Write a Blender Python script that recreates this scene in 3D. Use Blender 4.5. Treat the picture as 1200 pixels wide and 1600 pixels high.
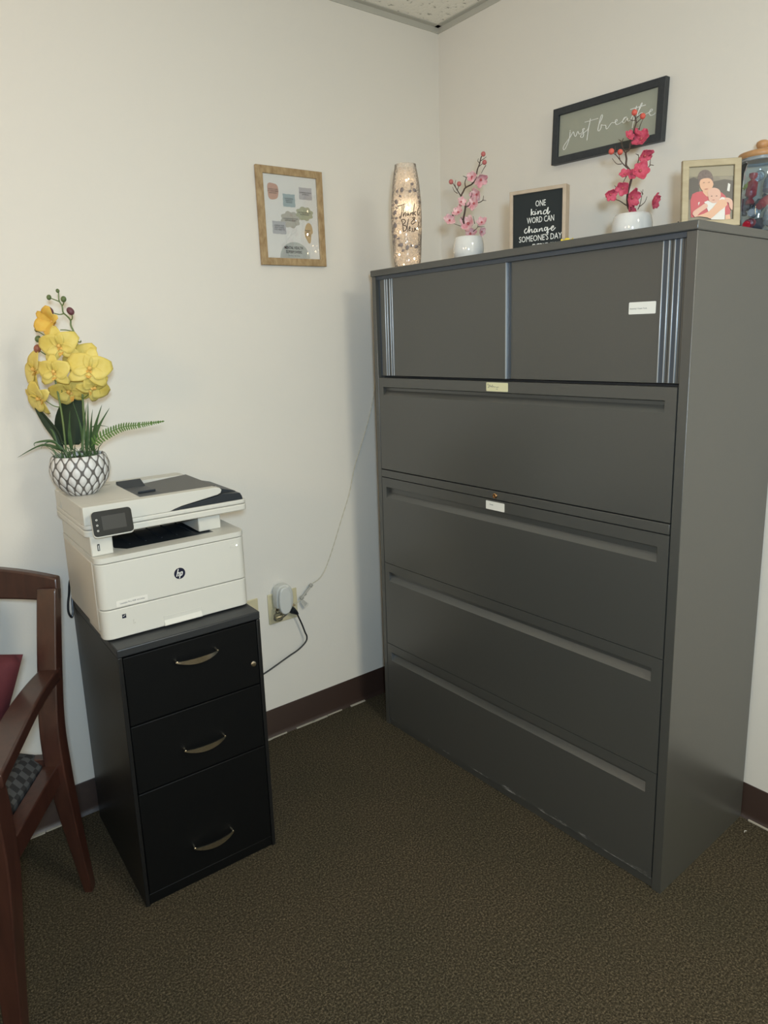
import bpy, math, random
from mathutils import Vector, Matrix, noise
from math import sin, cos, pi, radians, atan2, sqrt
random.seed(7)
for o in list(bpy.data.objects): bpy.data.objects.remove(o)
SC = bpy.context.scene
COL = SC.collection

# ------------------------------------------------------------------ camera
cam_d = bpy.data.cameras.new('camera'); cam = bpy.data.objects.new('camera', cam_d); COL.objects.link(cam)
_f = Vector((0.58584, 0.78511, -0.20100)); _r = Vector((0.79686, -0.60322, -0.03364)); _u = Vector((0.14766, 0.14046, 0.97901))
cam.matrix_world = Matrix(((_r.x, _u.x, -_f.x, -1.95157), (_r.y, _u.y, -_f.y, -2.12035), (_r.z, _u.z, -_f.z, 1.43107), (0, 0, 0, 1)))
cam_d.sensor_fit = 'HORIZONTAL'; cam_d.sensor_width = 36.0
cam_d.lens = 1083.07 / 1200 * 36.0
cam_d.shift_x = 0.01262; cam_d.shift_y = -0.03888
cam_d.clip_start = 0.02
SC.camera = cam

# ------------------------------------------------------------------ world, lights, exposure
SC.view_settings.view_transform = 'Standard'; SC.view_settings.look = 'None'
SC.view_settings.exposure = 0.0; SC.view_settings.gamma = 1.0; SC.view_settings.use_curve_mapping = False
W = bpy.data.worlds.new('world'); SC.world = W; W.use_nodes = True
W.node_tree.nodes['Background'].inputs[0].default_value = (0.55, 0.62, 0.72, 1)
W.node_tree.nodes['Background'].inputs[1].default_value = 0.0

def area_light(name, loc, target, sx, sy, power, color):
    d = bpy.data.lights.new(name, 'AREA'); d.shape = 'RECTANGLE'; d.size = sx; d.size_y = sy
    d.energy = power; d.color = color
    o = bpy.data.objects.new(name, d); COL.objects.link(o); o.location = loc
    o.rotation_euler = (Vector(target) - Vector(loc)).to_track_quat('-Z', 'Y').to_euler()
    return o
# a ceiling troffer to the right behind the photographer, the phone's own small lamp, and a warm lamp by the left wall
area_light('troffer_light', (-0.90, -3.30, 2.50), (-0.90, -3.3, 0), 0.55, 1.15, 53, (1.0, 0.975, 0.83))
area_light('phone_lamp_light', (-2.00, -2.30, 1.55), (-0.7, -0.5, 1.3), 0.10, 0.10, 26, (0.60, 0.81, 1.0))
area_light('left_lamp_light', (-3.40, -1.90, 1.75), (0.0, -0.6, 1.75), 0.40, 0.40, 8, (1.0, 0.72, 0.34))
area_light('added_uplight', (-3.0, -0.9, 1.75), (-2.4, -0.9, 2.56), 0.40, 0.40, 6, (1.0, 0.74, 0.62))  # unseen upward fill, added to lift the ceiling and upper walls

# ------------------------------------------------------------------ materials
MATS = {}
def mat(name, color, rough=0.5, metal=0.0, spec=0.5, coat=0.0, bump=None, noise_col=None, emit=None, nscale=40):
    if name in MATS: return MATS[name]
    m = bpy.data.materials.new(name); m.use_nodes = True; MATS[name] = m
    nt = m.node_tree; b = nt.nodes['Principled BSDF']
    b.inputs['Base Color'].default_value = (*color, 1); b.inputs['Roughness'].default_value = rough
    b.inputs['Metallic'].default_value = metal; b.inputs['Specular IOR Level'].default_value = spec
    b.inputs['Coat Weight'].default_value = coat
    tc = nt.nodes.new('ShaderNodeTexCoord')
    if noise_col:
        n = nt.nodes.new('ShaderNodeTexNoise'); n.inputs['Scale'].default_value = nscale; n.inputs['Detail'].default_value = 5
        nt.links.new(tc.outputs['Object'], n.inputs['Vector'])
        r = nt.nodes.new('ShaderNodeValToRGB'); r.color_ramp.elements[0].position = 0.32; r.color_ramp.elements[1].position = 0.68
        r.color_ramp.elements[0].color = (*color, 1); r.color_ramp.elements[1].color = (*noise_col, 1)
        nt.links.new(n.outputs['Fac'], r.inputs['Fac']); nt.links.new(r.outputs['Color'], b.inputs['Base Color'])
    if bump:
        n = nt.nodes.new('ShaderNodeTexNoise'); n.inputs['Scale'].default_value = bump[0]; n.inputs['Detail'].default_value = 4
        nt.links.new(tc.outputs['Object'], n.inputs['Vector'])
        bp = nt.nodes.new('ShaderNodeBump'); bp.inputs['Strength'].default_value = bump[1]; bp.inputs['Distance'].default_value = bump[2] if len(bump) > 2 else 0.001
        nt.links.new(n.outputs['Fac'], bp.inputs['Height']); nt.links.new(bp.outputs['Normal'], b.inputs['Normal'])
    if emit:
        b.inputs['Emission Color'].default_value = (*emit[0], 1); b.inputs['Emission Strength'].default_value = emit[1]
    return m

WALL = mat('wall_paint', (0.765, 0.722, 0.645), 0.62, spec=0.3, bump=(140, 0.12, 0.002))
BASE = mat('vinyl_baseboard', (0.035, 0.019, 0.014), 0.42)
GAP = mat('caulk_gap', (0.42, 0.38, 0.31), 0.8, bump=(90, 0.6, 0.004))
TRIM = mat('ceiling_angle_trim', (0.50, 0.48, 0.41), 0.6)
CABG = mat('charcoal_enamel', (0.056, 0.056, 0.050), 0.30, spec=0.95, bump=(900, 0.25, 0.0006), noise_col=(0.066, 0.066, 0.059), nscale=700)
CABD = mat('shadow_steel', (0.012, 0.014, 0.017), 0.5)
CHAN = mat('blue_grey_channel', (0.055, 0.065, 0.078), 0.35)
ALU = mat('bright_aluminium_strip', (0.55, 0.58, 0.60), 0.3, metal=0.6)
BRASS = mat('worn_brass', (0.50, 0.30, 0.14), 0.3, metal=1.0)
CHROME = mat('satin_chrome', (0.72, 0.68, 0.58), 0.22, metal=1.0)
BLKF = mat('black_enamel_dimmed_front', (0.0030, 0.0034, 0.0036), 0.55, spec=0.16, bump=(700, 0.2, 0.0005))  # same black enamel, darkened in colour for the dim reflection on the front
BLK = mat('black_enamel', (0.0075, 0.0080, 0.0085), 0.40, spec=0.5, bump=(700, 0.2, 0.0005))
BLKTOP = mat('black_enamel_sheen_top', (0.022, 0.024, 0.026), 0.42, spec=0.5, bump=(700, 0.2, 0.0005))  # black enamel lightened: the grey sheen on the top is in the colour
PAPER = mat('white_paper', (0.78, 0.76, 0.68), 0.7)
YPAPER = mat('pale_yellow_paper', (0.72, 0.68, 0.42), 0.7)
INK = mat('grey_ink', (0.12, 0.12, 0.13), 0.7)
PW = mat('printer_white', (0.62, 0.60, 0.535), 0.42, bump=(1200, 0.15, 0.0003))
PW2 = mat('printer_white_warmlit_side', (0.60, 0.55, 0.47), 0.5, bump=(1200, 0.25, 0.0004))  # same plastic, with the warm lamplight on the sides put into its colour
PD = mat('printer_dark', (0.014, 0.020, 0.028), 0.4)
PG = mat('printer_grey_tray', (0.085, 0.085, 0.080), 0.45, bump=(900, 0.2, 0.0003))
SCR = mat('screen_glass', (0.008, 0.010, 0.011), 0.30, spec=0.3)
SCR2 = mat('screen_display', (0.040, 0.040, 0.037), 0.35, spec=0.3)
NAVY = mat('navy_disc', (0.008, 0.010, 0.030), 0.35)
WHT = mat('white_print', (0.80, 0.79, 0.74), 0.6)
ALMOND = mat('almond_plastic', (0.60, 0.53, 0.34), 0.4)
WPL = mat('white_plastic', (0.62, 0.62, 0.58), 0.35)
CREAM = mat('cream_cord', (0.55, 0.50, 0.38), 0.6)
RUB = mat('black_rubber', (0.010, 0.013, 0.017), 0.4)
CER = mat('white_glazed_ceramic', (0.74, 0.73, 0.69), 0.12, coat=0.5)
BRN = mat('blossom_twig', (0.045, 0.028, 0.022), 0.7, noise_col=(0.09, 0.055, 0.04), nscale=200)
ROSE = mat('deep_rose_petal', (0.50, 0.055, 0.10), 0.65, noise_col=(0.62, 0.10, 0.16), nscale=80)
PINK = mat('pale_pink_petal', (0.78, 0.58, 0.56), 0.65, noise_col=(0.66, 0.25, 0.29), nscale=70)
BUDR = mat('coral_bud', (0.60, 0.10, 0.07), 0.55)
BUDP = mat('dusky_pink_bud', (0.48, 0.13, 0.12), 0.55)
YEL = mat('yellow_orchid_petal', (0.66, 0.49, 0.085), 0.6, noise_col=(0.74, 0.60, 0.17), nscale=25)
YELO = mat('orange_yellow_petal', (0.66, 0.36, 0.045), 0.6, noise_col=(0.74, 0.52, 0.10), nscale=30)
ORG = mat('orange_orchid_throat', (0.62, 0.27, 0.035), 0.6, noise_col=(0.80, 0.55, 0.15), nscale=90)
STEM = mat('green_stem', (0.13, 0.18, 0.045), 0.5)
LEAF = mat('dark_green_leaf', (0.026, 0.040, 0.022), 0.7, spec=0.25)
BLADE = mat('green_grass_blade', (0.045, 0.095, 0.030), 0.45, noise_col=(0.07, 0.13, 0.05), nscale=50)
FERN = mat('fern_green', (0.10, 0.19, 0.045), 0.5)
GBUD = mat('green_bud', (0.11, 0.15, 0.05), 0.5)
PBUD = mat('plum_bud', (0.14, 0.045, 0.055), 0.5)
OBUD = mat('russet_bud', (0.33, 0.11, 0.06), 0.5)
MOSS = mat('dark_moss', (0.02, 0.03, 0.015), 0.9, bump=(200, 1.0, 0.01))
BFR = mat('black_frame', (0.020, 0.024, 0.029), 0.45, noise_col=(0.03, 0.035, 0.04), nscale=120)
SAGE = mat('sage_board', (0.340, 0.345, 0.275), 0.7)
LWOOD = mat('light_wood_board_frame', (0.42, 0.33, 0.235), 0.55, noise_col=(0.50, 0.40, 0.30), nscale=30)
FELT = mat('black_felt', (0.014, 0.018, 0.018), 0.85, bump=(500, 0.3, 0.0008))
LID = mat('bamboo_lid', (0.52, 0.29, 0.13), 0.4, noise_col=(0.42, 0.22, 0.09), nscale=30)
MAROON = mat('maroon_fabric', (0.075, 0.009, 0.014), 0.85, bump=(600, 0.4, 0.001))

def noise_wood(name, c1, c2, rough, scale=(3, 3, 40), coat=0.0, rot=(0, 0, 0)):
    m = bpy.data.materials.new(name); m.use_nodes = True; nt = m.node_tree; b = nt.nodes['Principled BSDF']
    tc = nt.nodes.new('ShaderNodeTexCoord'); mp = nt.nodes.new('ShaderNodeMapping'); mp.inputs['Scale'].default_value = scale; mp.inputs['Rotation'].default_value = rot
    n = nt.nodes.new('ShaderNodeTexNoise'); n.inputs['Scale'].default_value = 4; n.inputs['Detail'].default_value = 6; n.inputs['Distortion'].default_value = 0.6
    r = nt.nodes.new('ShaderNodeValToRGB'); r.color_ramp.elements[0].position = 0.3; r.color_ramp.elements[1].position = 0.7
    r.color_ramp.elements[0].color = (*c1, 1); r.color_ramp.elements[1].color = (*c2, 1)
    nt.links.new(tc.outputs['Object'], mp.inputs['Vector']); nt.links.new(mp.outputs[0], n.inputs['Vector'])
    nt.links.new(n.outputs['Fac'], r.inputs['Fac']); nt.links.new(r.outputs['Color'], b.inputs['Base Color'])
    b.inputs['Roughness'].default_value = rough; b.inputs['Coat Weight'].default_value = coat; b.inputs['Coat Roughness'].default_value = 0.15
    return m
CHERRY = noise_wood('cherry_wood', (0.030, 0.011, 0.008), (0.052, 0.019, 0.013), 0.34, (14, 14, 2), 0.3)
OAKF = noise_wood('honey_wood_frame', (0.29, 0.185, 0.085), (0.46, 0.33, 0.175), 0.45, (22, 6, 9), 0.0, (0, 0.7, 0))

def carpet_mat():
    m = bpy.data.materials.new('brown_carpet'); m.use_nodes = True; nt = m.node_tree; b = nt.nodes['Principled BSDF']
    tc = nt.nodes.new('ShaderNodeTexCoord')
    n = nt.nodes.new('ShaderNodeTexNoise'); n.inputs['Scale'].default_value = 200; n.inputs['Detail'].default_value = 5; n.inputs['Roughness'].default_value = 0.85
    v = nt.nodes.new('ShaderNodeTexVoronoi'); v.inputs['Scale'].default_value = 380
    n2 = nt.nodes.new('ShaderNodeTexNoise'); n2.inputs['Scale'].default_value = 3.0; n2.inputs['Detail'].default_value = 3
    for x in (n, v, n2): nt.links.new(tc.outputs['Object'], x.inputs['Vector'])
    r = nt.nodes.new('ShaderNodeValToRGB'); e = r.color_ramp.elements
    e[0].position = 0.34; e[0].color = (0.015, 0.0125, 0.0075, 1); e[1].position = 0.66; e[1].color = (0.245, 0.200, 0.135, 1)
    k = r.color_ramp.elements.new(0.5); k.color = (0.060, 0.050, 0.032, 1)
    nt.links.new(n.outputs['Fac'], r.inputs['Fac'])
    mx = nt.nodes.new('ShaderNodeMix'); mx.data_type = 'RGBA'; mx.blend_type = 'MULTIPLY'; mx.inputs[0].default_value = 0.5
    r2 = nt.nodes.new('ShaderNodeValToRGB'); r2.color_ramp.elements[0].position = 0.35; r2.color_ramp.elements[1].position = 0.65
    r2.color_ramp.elements[0].color = (0.78, 0.80, 0.74, 1); r2.color_ramp.elements[1].color = (1, 0.93, 0.86, 1)
    nt.links.new(n2.outputs['Fac'], r2.inputs['Fac']); nt.links.new(r.outputs['Color'], mx.inputs[6]); nt.links.new(r2.outputs['Color'], mx.inputs[7])
    nt.links.new(mx.outputs[2], b.inputs['Base Color']); b.inputs['Roughness'].default_value = 0.95; b.inputs['Specular IOR Level'].default_value = 0.1
    ad = nt.nodes.new('ShaderNodeMath'); ad.operation = 'ADD'; nt.links.new(n.outputs['Fac'], ad.inputs[0]); nt.links.new(v.outputs['Distance'], ad.inputs[1])
    bp = nt.nodes.new('ShaderNodeBump'); bp.inputs['Strength'].default_value = 0.8; bp.inputs['Distance'].default_value = 0.004
    nt.links.new(ad.outputs[0], bp.inputs['Height']); nt.links.new(bp.outputs['Normal'], b.inputs['Normal'])
    return m
CARPET = carpet_mat()

def tile_mat():
    m = bpy.data.materials.new('acoustic_tile'); m.use_nodes = True; nt = m.node_tree; b = nt.nodes['Principled BSDF']
    tc = nt.nodes.new('ShaderNodeTexCoord')
    n = nt.nodes.new('ShaderNodeTexNoise'); n.inputs['Scale'].default_value = 55; n.inputs['Detail'].default_value = 6
    nt.links.new(tc.outputs['Object'], n.inputs['Vector'])
    r = nt.nodes.new('ShaderNodeValToRGB'); r.color_ramp.elements[0].position = 0.30; r.color_ramp.elements[1].position = 0.40
    r.color_ramp.elements[0].color = (0.45, 0.42, 0.35, 1); r.color_ramp.elements[1].color = (0.90, 0.855, 0.74, 1)
    nt.links.new(n.outputs['Fac'], r.inputs['Fac']); nt.links.new(r.outputs['Color'], b.inputs['Base Color'])
    bp = nt.nodes.new('ShaderNodeBump'); bp.inputs['Distance'].default_value = 0.004
    nt.links.new(n.outputs['Fac'], bp.inputs['Height']); nt.links.new(bp.outputs['Normal'], b.inputs['Normal']); b.inputs['Roughness'].default_value = 0.9
    return m
TILE = tile_mat()

def scuff_mat():
    # lowest drawer: same enamel, with pale scrapes of their own shape along the bottom edge
    m = bpy.data.materials.new('charcoal_enamel_scuffed'); m.use_nodes = True; nt = m.node_tree; b = nt.nodes['Principled BSDF']
    tc = nt.nodes.new('ShaderNodeTexCoord'); sx = nt.nodes.new('ShaderNodeSeparateXYZ'); nt.links.new(tc.outputs['Object'], sx.inputs[0])
    mp = nt.nodes.new('ShaderNodeMapping'); mp.inputs['Scale'].default_value = (1.0, 1, 3.2); nt.links.new(tc.outputs['Object'], mp.inputs['Vector'])
    n = nt.nodes.new('ShaderNodeTexNoise'); n.inputs['Scale'].default_value = 14; n.inputs['Detail'].default_value = 9; n.inputs['Roughness'].default_value = 0.75
    nt.links.new(mp.outputs[0], n.inputs['Vector'])
    mr = nt.nodes.new('ShaderNodeMapRange'); mr.inputs[1].default_value = 0.028; mr.inputs[2].default_value = 0.062; mr.inputs[3].default_value = 0.10; mr.inputs[4].default_value = -0.2
    nt.links.new(sx.outputs['Z'], mr.inputs[0])
    ux = nt.nodes.new('ShaderNodeMapRange'); ux.inputs[1].default_value = 0.1; ux.inputs[2].default_value = 1.0; ux.inputs[3].default_value = -0.06; ux.inputs[4].default_value = 0.0
    nt.links.new(sx.outputs['X'], ux.inputs[0])
    a = nt.nodes.new('ShaderNodeMath'); a.operation = 'ADD'; nt.links.new(n.outputs['Fac'], a.inputs[0]); nt.links.new(mr.outputs[0], a.inputs[1])
    a2 = nt.nodes.new('ShaderNodeMath'); a2.operation = 'ADD'; nt.links.new(a.outputs[0], a2.inputs[0]); nt.links.new(ux.outputs[0], a2.inputs[1])
    r = nt.nodes.new('ShaderNodeValToRGB'); r.color_ramp.elements[0].position = 0.57; r.color_ramp.elements[1].position = 0.68
    r.color_ramp.elements[0].color = (0.060, 0.060, 0.054, 1); r.color_ramp.elements[1].color = (0.42, 0.41, 0.38, 1)
    nt.links.new(a2.outputs[0], r.inputs['Fac']); nt.links.new(r.outputs['Color'], b.inputs['Base Color']); b.inputs['Roughness'].default_value = 0.32; b.inputs['Specular IOR Level'].default_value = 0.95
    return m
SCUFF = scuff_mat()

def pot_mat():
    # white pot covered in grey-outlined drops (staggered lattice), in cylindrical object coordinates
    m = bpy.data.materials.new('drop_pattern_glaze'); m.use_nodes = True; nt = m.node_tree; b = nt.nodes['Principled BSDF']; L = nt.links
    def M(op, a, c=None):
        k = nt.nodes.new('ShaderNodeMath'); k.operation = op
        for i, v in enumerate((a, c)):
            if v is None: continue
            if isinstance(v, (int, float)): k.inputs[i].default_value = v
            else: L.new(v, k.inputs[i])
        return k.outputs[0]
    tc = nt.nodes.new('ShaderNodeTexCoord'); sx = nt.nodes.new('ShaderNodeSeparateXYZ'); L.new(tc.outputs['Object'], sx.inputs[0])
    ang = M('ARCTAN2', sx.outputs['Y'], sx.outputs['X'])
    u = M('MULTIPLY', ang, 17.0); v = M('MULTIPLY', sx.outputs['Z'], 150.0)
    wig = nt.nodes.new('ShaderNodeTexNoise'); wig.inputs['Scale'].default_value = 30; L.new(tc.outputs['Object'], wig.inputs['Vector'])
    w = M('MULTIPLY', M('SUBTRACT', wig.outputs['Fac'], 0.5), 1.3)
    u = M('ADD', u, w)
    # cos(u)*cos(v) style lattice -> almonds
    val = M('ABSOLUTE', M('ADD', M('COSINE', u), M('COSINE', v)))
    r = nt.nodes.new('ShaderNodeValToRGB'); r.color_ramp.elements[0].position = 0.30; r.color_ramp.elements[1].position = 0.62
    r.color_ramp.elements[0].color = (0.11, 0.10, 0.092, 1); r.color_ramp.elements[1].color = (0.66, 0.65, 0.63, 1)
    L.new(val, r.inputs['Fac'])
    L.new(r.outputs['Color'], b.inputs['Base Color']); b.inputs['Roughness'].default_value = 0.5
    bp = nt.nodes.new('ShaderNodeBump'); bp.inputs['Distance'].default_value = 0.002; bp.inputs['Strength'].default_value = 0.7; L.new(val, bp.inputs['Height']); L.new(bp.outputs['Normal'], b.inputs['Normal'])
    return m
POTM = pot_mat()

def check_mat():
    m = bpy.data.materials.new('checked_seat_fabric'); m.use_nodes = True; nt = m.node_tree; b = nt.nodes['Principled BSDF']
    tc = nt.nodes.new('ShaderNodeTexCoord'); c = nt.nodes.new('ShaderNodeTexChecker'); c.inputs['Scale'].default_value = 62
    mp = nt.nodes.new('ShaderNodeMapping'); mp.inputs['Rotation'].default_value = (0, 0, radians(0)); mp.inputs['Scale'].default_value = (1, 1, 0.001)
    nt.links.new(tc.outputs['Object'], mp.inputs['Vector']); nt.links.new(mp.outputs[0], c.inputs['Vector'])
    c.inputs['Color1'].default_value = (0.012, 0.012, 0.013, 1); c.inputs['Color2'].default_value = (0.048, 0.050, 0.052, 1)
    nt.links.new(c.outputs['Color'], b.inputs['Base Color']); b.inputs['Roughness'].default_value = 0.85
    return m
CHECK = check_mat()

def clear_mat(name, tint, body, gloss_rough=0.08, mixd=0.1, bump=None, ior=1.45):
    # thin clear wall: mostly see-through, a little milky body, glossy by fresnel
    m = bpy.data.materials.new(name); m.use_nodes = True; nt = m.node_tree; L = nt.links
    for n in list(nt.nodes): nt.nodes.remove(n)
    out = nt.nodes.new('ShaderNodeOutputMaterial')
    t = nt.nodes.new('ShaderNodeBsdfTransparent'); t.inputs[0].default_value = (*tint, 1)
    tr = nt.nodes.new('ShaderNodeBsdfTranslucent'); tr.inputs[0].default_value = (*body, 1)
    g = nt.nodes.new('ShaderNodeBsdfGlossy'); g.inputs['Roughness'].default_value = gloss_rough; g.inputs[0].default_value = (1, 1, 1, 1)
    df = nt.nodes.new('ShaderNodeBsdfDiffuse'); df.inputs[0].default_value = (*body, 1)
    m0 = nt.nodes.new('ShaderNodeMixShader'); m0.inputs[0].default_value = 0.45; L.new(tr.outputs[0], m0.inputs[1]); L.new(df.outputs[0], m0.inputs[2])
    m1 = nt.nodes.new('ShaderNodeMixShader'); m1.inputs[0].default_value = mixd
    L.new(t.outputs[0], m1.inputs[1]); L.new(m0.outputs[0], m1.inputs[2])
    fr = nt.nodes.new('ShaderNodeFresnel'); fr.inputs[0].default_value = ior
    m2 = nt.nodes.new('ShaderNodeMixShader'); L.new(fr.outputs[0], m2.inputs[0]); L.new(m1.outputs[0], m2.inputs[1]); L.new(g.outputs[0], m2.inputs[2])
    L.new(m2.outputs[0], out.inputs[0])
    if bump:
        tc = nt.nodes.new('ShaderNodeTexCoord'); v = nt.nodes.new('ShaderNodeTexVoronoi'); v.feature = 'DISTANCE_TO_EDGE'; v.inputs['Scale'].default_value = bump[0]
        L.new(tc.outputs['Object'], v.inputs['Vector'])
        bp = nt.nodes.new('ShaderNodeBump'); bp.inputs['Strength'].default_value = bump[1]; bp.inputs['Distance'].default_value = 0.004
        L.new(v.outputs['Distance'], bp.inputs['Height'])
        for s in (g, fr, tr): L.new(bp.outputs['Normal'], s.inputs['Normal'])
        r = nt.nodes.new('ShaderNodeValToRGB'); r.color_ramp.elements[0].position = 0.0; r.color_ramp.elements[1].position = 0.12
        r.color_ramp.elements[0].color = (min(1, mixd*1.9),)*3 + (1,); r.color_ramp.elements[1].color = (mixd,)*3 + (1,)
        L.new(v.outputs['Distance'], r.inputs['Fac']); L.new(r.outputs['Color'], m1.inputs[0])
    return m
CRACKLE = clear_mat('crackled_glass', (0.98, 0.955, 0.93), (0.95, 0.86, 0.76), 0.10, 0.20, bump=(85, 0.35), ior=1.22)
JARG = clear_mat('jar_glass', (0.86, 0.91, 0.93), (0.6, 0.7, 0.75), 0.04, 0.05)
OIL = clear_mat('clear_oil_bottle', (0.90, 0.88, 0.78), (0.7, 0.7, 0.6), 0.04, 0.12)
WRAPR = mat('red_foil_wrapper', (0.42, 0.012, 0.03), 0.22, spec=0.8, bump=(90, 1.0, 0.004))
WRAPS = mat('silver_blue_wrapper', (0.30, 0.36, 0.42), 0.25, metal=0.4, bump=(90, 1.0, 0.004))
WRAPG = mat('green_wrapper', (0.35, 0.42, 0.05), 0.35)
WRAPD = mat('dark_navy_wrapper', (0.03, 0.035, 0.07), 0.25, bump=(90, 1.0, 0.004))
LED = mat('lit_fairy_bulb', (1, 0.8, 0.5), 0.4, emit=((1.0, 0.76, 0.46), 50.0))
LEDB = mat('bright_lit_fairy_bulb', (1, 0.8, 0.5), 0.4, emit=((1.0, 0.82, 0.56), 170.0))

# ------------------------------------------------------------------ mesh helpers
class MB:
    def __init__(s): s.v = []; s.f = []; s.mi = []
    def add(s, vs, fs, mi=0):
        b = len(s.v); s.v += [tuple(x) for x in vs]
        for f in fs: s.f.append([b + i for i in f]); s.mi.append(mi)
        return s
    def box(s, x0, x1, y0, y1, z0, z1, mi=0):
        vs = [(x0,y0,z0),(x1,y0,z0),(x1,y1,z0),(x0,y1,z0),(x0,y0,z1),(x1,y0,z1),(x1,y1,z1),(x0,y1,z1)]
        return s.add(vs, [(0,3,2,1),(4,5,6,7),(0,1,5,4),(1,2,6,5),(2,3,7,6),(3,0,4,7)], mi)
    def prism(s, poly, a, b, axis='y', mi=0):
        # poly: 2D points; extruded from a to b along axis
        def P(p, t):
            if axis == 'y': return (p[0], t, p[1])
            if axis == 'z': return (p[0], p[1], t)
            return (t, p[0], p[1])
        n = len(poly); vs = [P(p, a) for p in poly] + [P(p, b) for p in poly]
        fs = [tuple(range(n)), tuple(range(2*n-1, n-1, -1))] + [(i, i+n, (i+1) % n + n, (i+1) % n) for i in range(n)]
        return s.add(vs, fs, mi)
    def tube(s, pts, rad, seg=8, mi=0, flat=None, cap=True):
        pts = [Vector(p) for p in pts]; n = len(pts)
        if not hasattr(rad, '__len__'): rad = [rad]*n
        vs = []; up = None
        for i, p in enumerate(pts):
            t = (pts[min(i+1, n-1)] - pts[max(i-1, 0)])
            t = t.normalized() if t.length > 1e-9 else Vector((0, 0, 1))
            if up is None:
                up = t.cross(Vector((0, 1, 0.01))).normalized() if abs(t.y) < 0.95 else t.cross(Vector((1, 0, 0))).normalized()
            up = (up - t*up.dot(t)); up = up.normalized() if up.length > 1e-6 else t.orthogonal().normalized()
            w = t.cross(up)
            for k in range(seg):
                a = 2*pi*k/seg; q = up*cos(a)*rad[i] + w*sin(a)*rad[i]
                if flat: q = Vector((q.x*flat[0], q.y*flat[1], q.z*flat[2]))
                vs.append(p + q)
        fs = [(i*seg+k, i*seg+(k+1) % seg, (i+1)*seg+(k+1) % seg, (i+1)*seg+k) for i in range(n-1) for k in range(seg)]
        if cap: fs += [tuple(range(seg-1, -1, -1)), tuple((n-1)*seg+k for k in range(seg))]
        return s.add(vs, fs, mi)
    def lathe(s, prof, seg=32, c=(0, 0, 0), mi=0, cap0=True, cap1=True):
        vs = [(c[0]+r*cos(2*pi*k/seg), c[1]+r*sin(2*pi*k/seg), c[2]+z) for r, z in prof for k in range(seg)]; n = len(prof)
        fs = [(i*seg+k, i*seg+(k+1) % seg, (i+1)*seg+(k+1) % seg, (i+1)*seg+k) for i in range(n-1) for k in range(seg)]
        if cap0: fs.append(tuple(range(seg-1, -1, -1)))
        if cap1: fs.append(tuple((n-1)*seg+k for k in range(seg)))
        return s.add(vs, fs, mi)
    def ball(s, c, r, mi=0, sc=(1, 1, 1), seg=12, rings=8, rot=None):
        vs = []; 
        for i in range(rings+1):
            a = pi*i/rings
            for k in range(seg):
                b = 2*pi*k/seg; q = Vector((sin(a)*cos(b)*sc[0], sin(a)*sin(b)*sc[1], cos(a)*sc[2]))*r
                if rot: q = rot @ q
                vs.append(Vector(c)+q)
        fs = [(i*seg+k, (i+1)*seg+k, (i+1)*seg+(k+1) % seg, i*seg+(k+1) % seg) for i in range(rings) for k in range(seg)]
        return s.add(vs, fs, mi)
    def build(s, name, mats, parent=None, loc=(0, 0, 0), rot=(0, 0, 0), bevel=0, seg=2, smooth=35, label=None, solid=0):
        me = bpy.data.meshes.new(name); me.from_pydata(s.v, [], s.f)
        if not isinstance(mats, (list, tuple)): mats = [mats]
        for m in mats: me.materials.append(m)
        for p, i in zip(me.polygons, s.mi): p.material_index = i
        me.validate(); me.update()
        import bmesh
        bm = bmesh.new(); bm.from_mesh(me); bmesh.ops.remove_doubles(bm, verts=bm.verts, dist=1e-6)
        if not solid: bmesh.ops.recalc_face_normals(bm, faces=bm.faces)
        bm.to_mesh(me); bm.free()
        if smooth:
            for p in me.polygons: p.use_smooth = True
            me.set_sharp_from_angle(angle=radians(smooth))
        o = bpy.data.objects.new(name, me); COL.objects.link(o); o.parent = parent; o.location = loc; o.rotation_euler = rot
        if solid:
            md = o.modifiers.new('solid', 'SOLIDIFY'); md.thickness = solid; md.offset = 0
        if bevel:
            md = o.modifiers.new('bevel', 'BEVEL'); md.width = bevel; md.segments = seg; md.limit_method = 'ANGLE'; md.angle_limit = radians(40); md.harden_normals = False
        if label: o['label'] = label
        return o
def box(name, m, parent, x0, x1, y0, y1, z0, z1, bevel=0.0, **k):
    return MB().box(x0, x1, y0, y1, z0, z1).build(name, m, parent, bevel=bevel, **k)
def thing(name, label, cat, loc=(0, 0, 0), rotz=0.0, group=None):
    o = bpy.data.objects.new(name, None); o.empty_display_size = 0.05; COL.objects.link(o)
    o.location = loc; o.rotation_euler = (0, 0, rotz); o['label'] = label; o['category'] = cat
    if group: o['group'] = group
    return o
def tag(o, label, cat, group=None):
    o['label'] = label; o['category'] = cat
    if group: o['group'] = group
    return o
def struct(o): o['kind'] = 'structure'; return o
def smooth_path(pts, n=6):
    pts = [Vector(p) for p in pts]; out = []
    for i in range(len(pts)-1):
        p0 = pts[max(i-1, 0)]; p1 = pts[i]; p2 = pts[i+1]; p3 = pts[min(i+2, len(pts)-1)]
        for k in range(n):
            t = k/n; out.append(0.5*((2*p1) + (p2-p0)*t + (2*p0-5*p1+4*p2-p3)*t*t + (3*p1-p0-3*p2+p3)*t**3))
    out.append(pts[-1]); return out
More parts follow.
